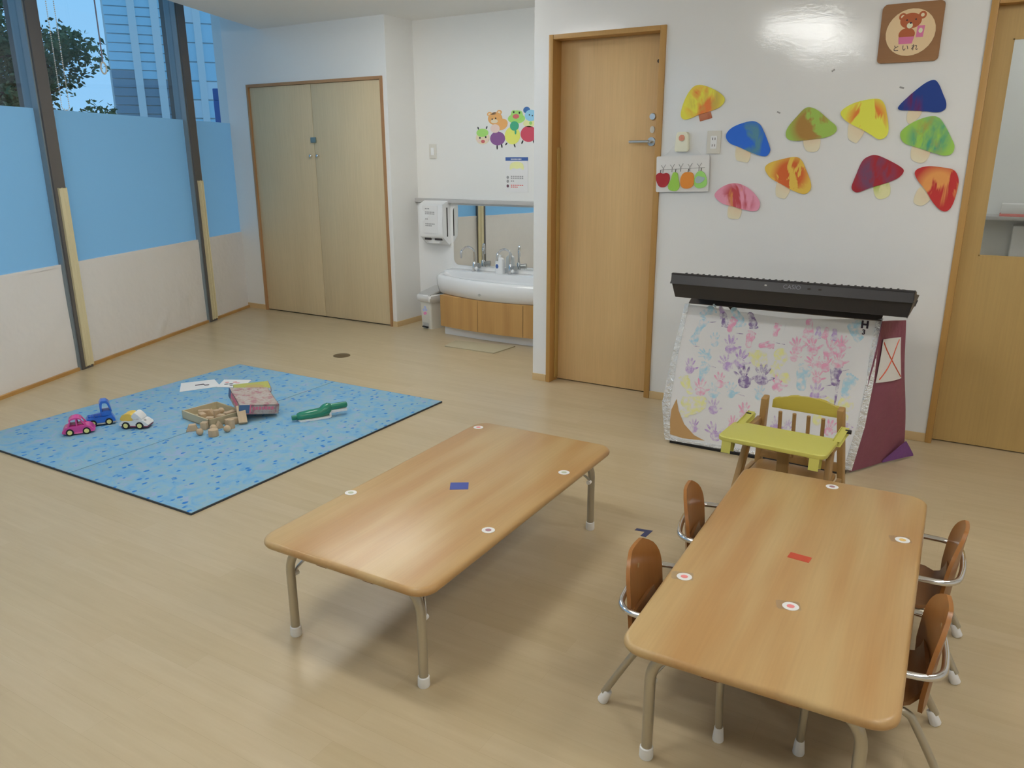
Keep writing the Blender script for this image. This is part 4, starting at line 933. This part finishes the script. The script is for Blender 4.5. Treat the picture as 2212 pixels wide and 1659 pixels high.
fs = thing('fruit_sign', 'white board with four felt fruits hanging on a drawn line', 'sign', (-1.497, DY-.014, 1.314))
m = MB(); m.prism(rrect(.300, .192, .008), 0, .006, 0, X @ RZ(.03), bev=.0015); m.build('board', M_paper, fs)
m = MB(); m.tube([(-.125, .020, .0065), (.125, .034, .0065)], .0012, 0, 6, X=X)
for x, y in ((-.11, .024), (-.058, .027), (-.009, .030), (.042, .032), (.094, .034)):
    m.tube([(x-.012, y+.020, .0065), (x, y+.004, .0065), (x+.012, y+.024, .0065)], .0016, 0, 6, X=X); m.tube([(x, y+.006, .0065), (x-.001, y-.018, .0065)], .0024, 0, 6, X=X)
m.build('hook_line', M_gridgrey, fs)
def fruit(name, col, poly, mark=None):
    m = MB(); m.prism([(p.x, p.y) for p in smooth(poly, 5)], .0075, .0125, 0, X, bev=.0015)
    if mark: m.prism(ellipse(*mark, 20, .5), .0125, .0135, 1, X)
    lo = max(poly, key=lambda p: p[1]); m.tube([(lo[0], lo[1]-.004, .010), (lo[0]+.002, lo[1]+.016, .009)], .0018, 2, 6, X=X)
    m.build(name, [mat(name+'_felt', col, .9, spec=.1), mat(name+'_patch', px(140, 160, 160), .9), M_dark], fs)
fruit('apple', px(152, 44, 50), [(-.148, -.03), (-.146, -.005), (-.125, .004), (-.108, -.001), (-.09, .004), (-.072, -.006), (-.07, -.035), (-.084, -.064), (-.108, -.074), (-.132, -.064)])
fruit('pear', px(132, 176, 62), [(-.074, -.078), (-.072, -.055), (-.058, -.025), (-.052, .003), (-.038, .008), (-.024, .0), (-.018, -.03), (-.010, -.062), (-.018, -.086), (-.04, -.092), (-.062, -.088)])
fruit('orange', px(216, 120, 34), [(-.006, -.05), (-.004, -.02), (.010, .004), (.034, .010), (.060, .004), (.070, -.02), (.070, -.052), (.056, -.072), (.03, -.078), (.006, -.072)])
fruit('melon', px(132, 184, 92), [(.072, -.05), (.074, -.015), (.088, .010), (.106, .016), (.128, .002), (.142, -.03), (.142, -.056), (.126, -.070), (.10, -.075), (.082, -.068)], (.104, -.026, .030, .020))
m = MB(); m.tube([(-.10, .098, .003), (0, .21, .003), (.10, .102, .003)], .0008, 0, 5, X=X); m.build('hanging_string', M_paper, fs)
for (x, z, a, w), lb in zip(((-.769, 1.807, .5, .016), (-1.012, 1.62, -.5, .018), (-.455, 1.715, -.3, .020)), ('below the shiny patch', 'above the green and brown mushroom', 'left of the navy mushroom')):
    m = MB(); m.prism([(-w/2, -.004), (w/2, -.003), (w/2, .004), (-w/2, .003)], .0004, .002, 0, frame((0, 0, 0), (math.cos(a), 0, math.sin(a)), (-math.sin(a), 0, math.cos(a))))
    tag(m.build('tape_scrap', M_gridgrey, loc=(x, DY, z)), 'tiny grey tape scrap on the wall '+lb, 'tape', 'tape scraps on the wall')
# tape mark on the floor
m = MB(); m.prism([(0, 0), (.062, .012), (.058, -.052), (.036, -.054), (.038, -.012), (-.002, -.020)], 0, .0008); tag(m.build('floor_tape', mat('dark_blue_tape', px(40, 46, 84), .4), loc=(-1.028, 2.655, 0)), 'dark blue L-shaped tape mark on the floor between the tables', 'tape')

# ------------------------------------------------------------------ blue mat and toys
M_mat = mat('blue_flecked_mat', px(128, 170, 204), .9, spec=.1)
_v = coords(M_mat)
_c = ramp(M_mat, noise(M_mat, _v, 13, 5, .65, .8), [(.30, (.165, .40, .66, 1)), (.45, (.24, .46, .66, 1)), (.55, (.29, .48, .58, 1)), (.66, (.34, .45, .65, 1))])
_vo = nd(M_mat, 'ShaderNodeTexVoronoi'); _vo.inputs['Scale'].default_value = 24; ln(M_mat, coords(M_mat, (1, .72, 1)), _vo.inputs['Vector'])
_n2 = noise(M_mat, _v, 60, 2, .5)
_ad = nd(M_mat, 'ShaderNodeMath'); _ad.operation = 'MULTIPLY_ADD'; ln(M_mat, _n2, _ad.inputs[0]); _ad.inputs[1].default_value = -.30; ln(M_mat, _vo.outputs['Distance'], _ad.inputs[2])
_fk = ramp(M_mat, _ad.outputs[0], [(.03, W1), (.10, K0)])
_n3 = ramp(M_mat, noise(M_mat, _v, 24, 2), [(.36, K0), (.46, W1)])
_c2 = mix(M_mat, mix(M_mat, 1., _fk, _n3, 'MULTIPLY'), _c, (.05, .24, .64, 1))
ln(M_mat, _c2, bs(M_mat).inputs['Base Color'])
pm = thing('play_mat', 'big blue flecked play mat on the floor by the windows', 'mat', (-3.517, 2.706, 0), .011)
MX, MY = 1.733/2, 1.763/2
for x0, x1 in ((-MX, .018), (.022, MX)):
    m = MB(); m.bx((x0, -MY, 0), (x1, MY, .010), bev=.003)
    m.build('mat_half', M_mat, pm)
m = MB(); m.bx((.014, -MY, 0), (.026, MY, .0085)); m.build('fold_seam', mat('seam_blue', pxh(62, 90, 118), .9), pm)
m = MB()
for a, b in (((-MX-.004, -MY-.004), (MX+.004, -MY)), ((MX, -MY), (MX+.004, MY)), ((-MX-.004, -MY), (-MX, MY)), ((-MX-.004, MY), (MX+.004, MY+.004))): m.bx((a[0], a[1], 0), (b[0], b[1], .008))
m.build('mat_binding', mat('dark_mat_edge', pxh(66, 74, 82), .8), pm)
ZM = .0102
def wheels(t_, xs, hw, r, w=.012):
    for x in xs:
        for s in (-1, 1):
            m = MB(); m.cyl((x, s*(hw-w/2), r), (x, s*(hw+w/2), r), r, n=20, bev=.002); wl_ = m.build('wheel', M_blackm, t_)
            m = MB(); m.cyl((x, s*(hw+w/2-.001), r), (x, s*(hw+w/2+.0015), r), r*.62, n=16); m.build('hub', M_hub, wl_)
M_hub = mat('yellow_hub', px(206, 188, 110), .5)
XZ = frame((0, 0, 0), (1, 0, 0), (0, 0, 1))
def car_side(poly, w, n=3): return ([(p.x, p.y) for p in smooth(poly, n)], -w, w)
ax = lambda a, b: math.atan2(b[1]-a[1], b[0]-a[0])
# pink car
M_pink = mat('magenta_plastic', px(186, 54, 130), .25); M_dpink = mat('dark_magenta', px(126, 24, 88), .3)
c = thing('toy_car', 'small magenta toy car on the blue mat, left of the blue truck', 'toy car', (-3.975, 2.165, ZM), ax((-3.986, 2.093), (-3.912, 2.203)), 'toy vehicles on the mat')
m = MB(); m.prism([(p.x, p.y) for p in smooth([(-.066, .012), (-.07, .03), (-.056, .046), (-.02, .05), (.03, .05), (.06, .042), (.07, .028), (.068, .012)], 4)], -.036, .036, 0, XZ, bev=.006, seg=3); bd = m.build('car_body', M_pink, c, ang=60)
m = MB()
for s in (-1, 1):
    for p in ([(-.048, .046), (-.036, .082), (-.030, .082), (-.040, .046)], [(-.008, .046), (-.008, .088), (-.002, .088), (-.001, .046)], [(.034, .046), (.012, .084), (.018, .084), (.042, .046)]):
        m.prism(p, s*.029-.004, s*.029+.004, 0, XZ)
m.prism([(p.x, p.y) for p in smooth([(-.040, .078), (-.03, .090), (-.005, .095), (.012, .090), (.020, .080), (-.005, .087)], 3)], -.033, .033, 0, XZ, bev=.003); m.build('car_roof', M_pink, c, ang=60)
m = MB(); m.bx((-.04, -.026, .046), (.03, .026, .056)); m.build('seat_well', M_dpink, c); wheels(c, (-.040, .038), .034, .019)
# blue truck
M_blue = mat('royal_blue_plastic', px(28, 92, 180), .28)
c = thing('toy_truck', 'small royal blue toy truck with tall open cab on the mat', 'toy truck', (-4.012, 2.309, ZM), ax((-4.044, 2.254), (-3.981, 2.364)), 'toy vehicles on the mat')
m = MB(); m.prism([(-.066, .014), (-.07, .036), (-.06, .048), (.0, .050), (.06, .052), (.074, .024), (.072, .012)], -.036, .036, 0, XZ, bev=.006); m.build('truck_body', M_blue, c)
m = MB()
for x in (-.052, -.036, -.020, -.004):
    for y in (-.016, 0, .016): m.cyl((x, y, .048), (x, y, .055), .006, n=10)
m.build('stud_bed', M_blue, c)
m = MB(); m.bx((.006, -.034, .05), (.058, .034, .078), bev=.005)
m.prism([(.004, .07), (.004, .120), (.014, .136), (.040, .136), (.052, .122), (.062, .072), (.054, .072), (.044, .118), (.036, .126), (.018, .126), (.014, .116), (.014, .07)], -.034, .034, 0, XZ, bev=.003); m.build('cab', M_blue, c)
MB().bx((-.07, -.038, .010), (.074, .038, .017)).build('bumper', M_grey, c); wheels(c, (-.038, .040), .034, .019)
# white and yellow truck
c = thing('toy_truck', 'small white toy truck with an orange-yellow box at its back', 'toy truck', (-3.800, 2.378, ZM), ax((-3.853, 2.324), (-3.724, 2.400)), 'toy vehicles on the mat')
m = MB(); m.prism([(p.x, p.y) for p in smooth([(-.066, .016), (-.07, .034), (-.05, .044), (.0, .046), (.045, .05), (.068, .038), (.074, .018)], 4)], -.034, .034, 0, XZ, bev=.005)
m.prism([(p.x, p.y) for p in smooth([(.0, .046), (-.002, .075), (.008, .088), (.024, .084), (.05, .052)], 3)], -.031, .031, 0, XZ, bev=.006); m.build('truck_body', M_white, c, ang=60)
m = MB(); m.prism([(p.x, p.y) for p in smooth([(-.062, .044), (-.066, .062), (-.050, .078), (-.03, .084), (-.004, .080), (-.003, .046)], 3)], -.033, .033, 0, XZ, bev=.006); m.build('cargo_box', mat('orange_yellow_plastic', px(214, 160, 44), .35), c)
m = MB()
for s in (-1, 1): m.prism([(.006, .052), (.008, .074), (.018, .076), (.034, .054)], s*.0312-.0008, s*.0312+.0008, 0, XZ)
m.build('window', mat('mauve_window', px(150, 128, 140), .3), c); MB().bx((-.066, -.036, .010), (.078, .036, .018), bev=.003).build('bumper', mat('maroon_plastic', px(120, 60, 80), .4), c)
MB().ball((.060, -.018, .046), .007).build('headlight', M_grey, c)
wheels(c, (-.038, .036), .033, .020)
# green toy
M_green = mat('green_plastic', px(22, 110, 84), .22)
c = thing('toy_plane', 'long dark green and white plastic toy lying on the right half of the mat', 'toy', (-3.06, 3.0, ZM), math.atan2(.86, .52))
m = MB(); rg = []
for x, w, h, z in ((-.155, .008, .010, .022), (-.154, .012, .014, .022), (-.128, .013, .014, .022), (-.124, .020, .018, .024), (-.11, .030, .022, .026), (-.05, .034, .026, .028), (.0, .034, .026, .030), (.02, .033, .034, .038), (.045, .030, .036, .044), (.06, .022, .026, .050), (.065, .018, .020, .052), (.15, .017, .017, .056), (.155, .014, .013, .056)):
    rg.append([(x, w*math.cos(a), z+h*math.sin(a)) for a in (2*pi*i/16 for i in range(16))])
m.loft(rg); m.build('toy_body', M_green, c)
m = MB(); m.prism([(p.x, p.y) for p in smooth([(-.12, -.018), (-.10, -.036), (0, -.039), (.05, -.036), (.06, 0), (.05, .036), (0, .039), (-.10, .036), (-.12, .018)], 3)], 0, .010, bev=.002)
m.bx((.062, -.019, .022), (.152, .019, .038), bev=.004); m.bx((.05, -.016, .0), (.062, .016, .04)); m.build('white_underside', M_white, c)
# wooden box and its lid
tb = thing('wooden_tray', 'open pale wooden box of building blocks on the mat', 'box', (-3.562, 2.688, ZM), -.135)
tw, tl, th_ = .272, .215, .046
m = MB()
m.bx((-tw/2, -tl/2, 0), (tw/2, tl/2, .006)); m.bx((-tw/2, -tl/2, 0), (tw/2, -tl/2+.008, th_)); m.bx((-tw/2, tl/2-.008, 0), (tw/2, tl/2, th_)); m.bx((-tw/2, -tl/2, 0), (-tw/2+.008, tl/2, th_)); m.bx((tw/2-.008, -tl/2, 0), (tw/2, tl/2, th_))
m.build('tray_walls', wood('pale_box_wood', (.64, .56, .38, 1), (.58, .50, .33, 1), 0, .6, 12), tb)
M_lid = mat('printed_lid_card', pxh(196, 178, 172), .55); _f = noise(M_lid, coords(M_lid, (1, 1, 1)), 26, 4, .6)
ln(M_lid, ramp(M_lid, _f, [(.38, pxh(190, 128, 140)), (.46, pxh(196, 176, 164)), (.6, pxh(204, 194, 190)), (.7, pxh(170, 140, 120))]), bs(M_lid).inputs['Base Color'])
ld = thing('box_lid', 'printed cardboard box lid in white, red and blue leaning on the wooden box', 'lid', (-3.445, 2.87, ZM), math.atan2(.88, .47))
RT = RY(.14) @ RX(.12); X = T(0, 0, .047) @ RT
m = MB(); lw_, ll, lh = .215, .27, .055
m.bx((-lw_/2, -ll/2, lh-.004), (lw_/2, ll/2, lh), 0, X); m.bx((-lw_/2, -ll/2, 0), (lw_/2, -ll/2+.003, lh), 0, X); m.bx((-lw_/2, ll/2-.003, 0), (lw_/2, ll/2, lh), 0, X); m.bx((-lw_/2, -ll/2, 0), (-lw_/2+.003, ll/2, lh), 0, X); m.bx((lw_/2-.003, -ll/2, 0), (lw_/2, ll/2, lh), 0, X)
lid = m.build('lid_shell', M_lid, ld)
M_band = mat('blue_band_print', pxh(84, 122, 170), .6)
MB().bx((-lw_/2-.001, -ll/2-.001, .006), (-lw_/2+.055, -ll/2+.001, lh+.001), 0, X).build('blue_band', M_band, ld); MB().bx((-lw_/2-.001, ll/2-.05, .004), (-lw_/2+.001, ll/2+.001, lh+.001), 0, X).build('blue_band', M_band, ld)
m = MB(); m.bx((-lw_/2+.055, -ll/2-.001, .006), (-lw_/2+.062, -ll/2+.001, lh), 0, X)
for i in range(7): m.bx((-lw_/2+.07+i*.017, -ll/2-.0012, .026), (-lw_/2+.083+i*.017, -ll/2+.001, .044), 0, X)
M_rp = mat('faded_red_print', px(186, 92, 116), .6)
m.build('red_print', M_rp, ld)
m = MB()
for i in range(8): m.bx((-lw_/2-.0012, -ll/2+.04+i*.022, .022), (-lw_/2+.001, -ll/2+.058+i*.022, .046), 0, X)
m.build('red_print', M_rp, ld)
# blocks on the mat
BL = 'wooden blocks spilled on the mat'
def block(mb, lab, loc, rz=0., name='wooden_block', g=BL): return tag(mb.build(name, M_block, loc=loc, rz=rz), lab, 'wooden block', g)
def oct_(r): return [(r*math.cos(2*pi*(i+.5)/8), r*math.sin(2*pi*(i+.5)/8)) for i in range(8)]
R_ = .0185
block(MB().ball((0, 0, R_), R_, n=20), 'wooden ball on the mat, left one in front of the tray', (-3.395, 2.468, ZM), name='wooden_ball')
block(MB().ball((0, 0, R_), R_, n=20), 'wooden ball on the mat, right one of the front balls', (-3.312, 2.575, ZM), name='wooden_ball')
block(MB().ball((0, 0, R_), R_, n=20), 'wooden ball resting behind the eight-sided block', (-3.385, 2.545, ZM), name='wooden_ball')
block(MB().prism(oct_(.027), 0, .036, bev=.003), 'eight-sided wooden block nearest to the camera', (-3.325, 2.497, ZM), .3)
block(MB().prism([(-.03, 0), (.03, 0), (.02, .034), (-.014, .034)], -.016, .016, X=XZ, bev=.002), 'slanted wooden block at the far left of the spilled blocks', (-3.492, 2.494, ZM), .9)
block(MB().box((0, 0, .019), (.034, .034, .038), bev=.002), 'wooden cube standing against the tray corner', (-3.455, 2.545, ZM), .5)
block(MB().prism([(-.022, 0), (.022, 0), (.0, .038)], -.018, .018, X=XZ, bev=.002), 'small roof-shaped wooden block behind the balls', (-3.405, 2.600, ZM), 1.2)
block(MB().cyl((0, 0, 0), (0, 0, .048), .0195, n=22, bev=.002), 'round wooden cylinder block in front of the leaning bar', (-3.345, 2.628, ZM))
block(MB().box((0, 0, .017), (.070, .034, .034), bev=.002), 'flat wooden brick along the tray side', (-3.392, 2.672, ZM), 1.25)
bar = MB().box((0, 0, .052), (.045, .022, .105), bev=.002)
o = block(bar, 'long wooden bar leaning against the box lid', (-3.335, 2.70, ZM+.008), 1.05); o.rotation_euler = (.75, .0, 4.12)
GI = 'wooden blocks inside the tray'
zi = ZM+.0065
for nm, mk, lab, loc, rz in (
    ('wooden_block', MB().box((0, 0, .019), (.034, .034, .038), bev=.002), 'wooden cube inside the tray at its right front corner', (-3.47, 2.665, zi), .3),
    ('wooden_block', MB().box((0, 0, .019), (.034, .06, .038), bev=.002), 'wooden brick inside the tray beside its right side', (-3.472, 2.728, zi), -.1),
    ('wooden_block', MB().cyl((0, 0, 0), (0, 0, .04), .018, n=20, bev=.002), 'round wooden cylinder inside the tray centre', (-3.545, 2.70, zi), 0),
    ('wooden_block', MB().prism([(-.024, 0), (.024, 0), (0, .036)], -.02, .02, X=XZ, bev=.002), 'roof-shaped wooden block inside the tray centre left', (-3.605, 2.705, zi), .6),
    ('wooden_ball', MB().ball((0, 0, R_), R_, n=18), 'wooden ball inside the tray behind the cylinder', (-3.575, 2.752, zi), 0),
    ('wooden_block', MB().box((0, 0, .012), (.06, .03, .024), bev=.002), 'flat wooden brick at the left end inside the tray', (-3.655, 2.700, zi), .9),
    ('wooden_block', MB().prism(oct_(.022), 0, .02, bev=.002), 'low eight-sided wooden block inside the tray front', (-3.53, 2.638, zi), .2),
    ('wooden_block', MB().box((0, 0, .015), (.05, .03, .03), bev=.002), 'wooden brick inside the tray front left', (-3.60, 2.645, zi), -.3)):
    block(mk, lab, loc, rz, nm, GI)
# picture sheets and yellow box
def quad(pts, z0, z1): return MB().prism(pts, z0, z1)
pa = thing('picture_sheet', 'white sheet with a dark line drawing at the back left of the mat', 'paper', (-4.18, 3.02, ZM), group='papers on the mat')
quad([(.014, -.10), (.13, .115), (-.035, .20), (-.145, .03)], 0, .0015).build('sheet', M_paper, pa)
m = MB(); m.tube([(-.02, .04, .002), (.005, .085, .002), (.03, .075, .002), (.045, .095, .002)], .004, n=6); m.build('drawn_line', M_ink, pa)
pa = thing('picture_sheet', 'white sheet with small red and dark pictures between line drawing and yellow box', 'paper', (-4.03, 3.20, ZM+.0018), group='papers on the mat')
quad([(-.02, -.095), (.13, -.02), (.04, .13), (-.12, .045)], 0, .0015).build('sheet', M_paper, pa)
m = MB()
for x, y, mi in ((-.02, -.02, 0), (.0, .0, 0), (.02, .035, 1), (-.01, .04, 1), (.03, -.02, 0), (-.05, .01, 1)): m.prism(ellipse(x, y, .014, .008, 10, .9), .0015, .0021, mi)
m.build('printed_pictures', [M_ink, M_redprint], pa)
yb = thing('flat_box', 'flat yellow picture box with white and red side behind the lid', 'box', (-3.80, 3.17, ZM+.0038), .95)
MB().bx((-.105, -.075, 0), (.105, .085, .026), bev=.002).build('box_body', mat('yellow_box_print', pxh(206, 206, 92), .6), yb)
m = MB(); m.bx((-.07, -.0765, .001), (.103, -.0745, .024)); m.build('white_side', M_paper, yb); m = MB(); m.bx((.1045, -.077, 0), (.1062, .085, .026)); m.bx((-.07, -.077, 0), (.106, -.0742, .0022)); m.build('red_edge', mat('box_red', pxh(186, 66, 92), .6), yb)
m = MB(); m.prism([(p.x, p.y) for p in smooth([(-.04, -.05), (-.03, .02), (.03, .03), (.07, -.03), (.02, -.055)], 4)], .026, .0266); m.build('top_picture', mat('box_orange', pxh(214, 186, 110), .6), yb)

# ------------------------------------------------------------------ cords at the windows
c = thing('ring_cord', 'white ring hanging on a thin cord before the middle window', 'cord', tuple(wp(3.467, .10, 0)))
MB().cyl((0, 0, 2.035), (0, 0, 2.9), .0045, n=8).build('cord', mat('grey_cord', px(120, 112, 124), .7), c)
m = MB(); m.tube([(-.006*math.sin(a), .024*math.sin(a), 1.998+.037*math.cos(a)) for a in (2*pi*i/24 for i in range(24))], .0055, closed=True, n=8); m.build('ring', M_lgrey, c)
c = thing('blind_chain', 'long loop of white beaded chain beside the left window post', 'chain', tuple(wp(3.04, .11, 0)))
m = MB()
for oy in (-.018, .045):
    for i in range(100): m.ball((oy*WD.x, oy, 1.72+i*.0118), .0042, n=6)
for i in range(1, 6): a = pi*i/6; m.ball(((.0135-.0315*math.cos(a))*WD.x, .0135-.0315*math.cos(a), 1.72-.02*math.sin(a)), .0042, n=6)
m.build('bead_loop', M_lgrey, c); m = MB(); m.bx((-.012, -.022, 2.86), (.012, .05, 2.9)); m.build('chain_holder', M_white, c)

# ------------------------------------------------------------------ outside
m = MB(); m.bx((-160, -60, -.5), (-4.5, 160, -.3)); 
gr = m.build('ground', mat('pale_paving', (.75, .74, .72, 1), .9)); tag(gr, 'grey paving outside the windows', 'ground', kind='structure')
# tree
tr_ = thing('tree', 'dark green leafy tree outside the left window', 'tree', (-8.15, 4.02, -.3))
M_bark = mat('tree_bark', rgb(66, 58, 56), .9); M_leaf = mat('tree_leaves', rgb(64, 92, 60), .8, spec=.15)
tex(M_leaf, 3, [(.35, rgb(44, 76, 58)), (.65, rgb(110, 140, 104))])
random.seed(11)
m = MB(); m.tube(smooth([(0, 0, 0), (.03, .02, 1.0), (-.02, 0, 2.0), (.05, .03, 2.8), (.0, 0, 3.6)], 4, False), [.13-.08*i/16 for i in range(17)], n=8)
tips = []
for i in range(16):
    z = 1.75+1.9*i/16; a = random.uniform(0, 2*pi); L_ = random.uniform(.5, .85)*(1-.35*max(0, (z-2.8)/1.0))
    e_ = V(L_*math.cos(a), L_*math.sin(a), z+.15*random.random()); mid = V(.5*e_.x, .5*e_.y, z-.05)
    m.tube(smooth([(0, 0, z-.12), mid, e_], 4, False), [.035-.025*k/8 for k in range(9)], n=6); tips.append(e_); tips.append(mid)
m.build('trunk', M_bark, tr_)
t_ = bmesh.new()
def leaf(p, s):
    d_ = Vector((random.gauss(0, 1), random.gauss(0, 1), random.gauss(0, .6))).normalized(); n2 = d_.orthogonal().normalized(); n2.rotate(Matrix.Rotation(random.uniform(0, 6.3), 3, d_))
    t_.faces.new([t_.verts.new(p+q) for q in (-d_*s, n2*s*.5, d_*s, -n2*s*.5)])
cl = []
for e_ in tips:
    for k in range(4): cl.append((e_+Vector((random.gauss(0, .17), random.gauss(0, .17), random.gauss(0, .13))), random.uniform(.12, .25)))
cl += [(V(.45, .42, 1.80), .22), (V(.3, .55, 1.95), .2), (V(.40, .30, 2.25), .2), (V(.2, .42, 2.5), .18), (V(.52, .62, 2.02), .14), (V(-.1, .2, 2.7), .25), (V(.1, -.2, 2.2), .3), (V(0, -.1, 1.9), .3)]
for c0, r0 in cl:
    for k in range(190):
        d_ = Vector((random.gauss(0, 1), random.gauss(0, 1), random.gauss(0, .7))); d_ = d_.normalized()*random.random()**.4
        leaf(c0+d_*r0, random.uniform(.018, .038))
m = MB(); m.put(t_); o = m.build('foliage', M_leaf, tr_); o['kind'] = 'stuff'
# office tower: front face along E, 100 m away
P0 = Vector((0, 0, 0))+Vector((-33.37, 22.05, 0))*2.5; E = Vector((2.64, 3.55, 0)).normalized()
ang = math.atan2(E.y, E.x)
ob = thing('office_building', 'tall pale office tower with blue glass strips beyond the middle and right windows', 'building', (P0.x, P0.y, -.3), ang)
M_bw = mat('pale_facade', (.9, .86, .82, 1), .7); M_g1 = mat('blue_glass', (.58, .80, .90, 1), .3, spec=.3); M_g2 = mat('painted_reflection_glass', (.30, .36, .42, 1), .3, spec=.3); M_g3 = mat('painted_lit_glass', (.9, .9, .9, 1), .4, spec=.2)  # dark glass: reflected building painted in; bright glass: lit windows painted in
MB().bx((-.2, .3, 0), (30, 18, 46)).build('tower_core', M_bw, ob)
xs = [(0, 2.28), (3.05, 4.5), (5.33, 7.3), (7.75, 8.75), (9.5, 11.25), (12.1, 14.2), (15, 17.2), (18, 20.2), (21, 23.2), (24, 26.2)]
prev = -.8
for i, (a, b) in enumerate(xs):
    if i: MB().bx((prev, -.35, 0), (a, .35, 46), bev=.02).build('column', M_bw, ob)
    m = MB(); z = 0; k = 0
    while z < 45:
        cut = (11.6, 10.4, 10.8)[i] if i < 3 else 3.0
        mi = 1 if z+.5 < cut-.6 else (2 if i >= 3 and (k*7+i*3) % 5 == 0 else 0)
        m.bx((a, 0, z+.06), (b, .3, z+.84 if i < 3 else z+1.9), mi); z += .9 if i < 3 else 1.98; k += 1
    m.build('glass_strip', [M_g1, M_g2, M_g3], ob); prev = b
MB().bx((prev, -.35, 0), (30, .35, 46)).build('column', M_bw, ob)
# blue steel frame nearer by
bf = thing('steel_gateway', 'dark blue steel post with a beam outside the narrow window', 'steel frame', (-9.25, 7.66, -.3), math.atan2(.516, .857))
M_bs = mat('navy_painted_steel', rgb(52, 96, 168), .5)
MB().bx((-.07, -.07, 0), (.12, .09, 2.449), bev=.01).build('post', M_bs, bf); MB().bx((-.07, -.07, 2.45), (1.6, .09, 2.60), bev=.01).build('beam', M_bs, bf)
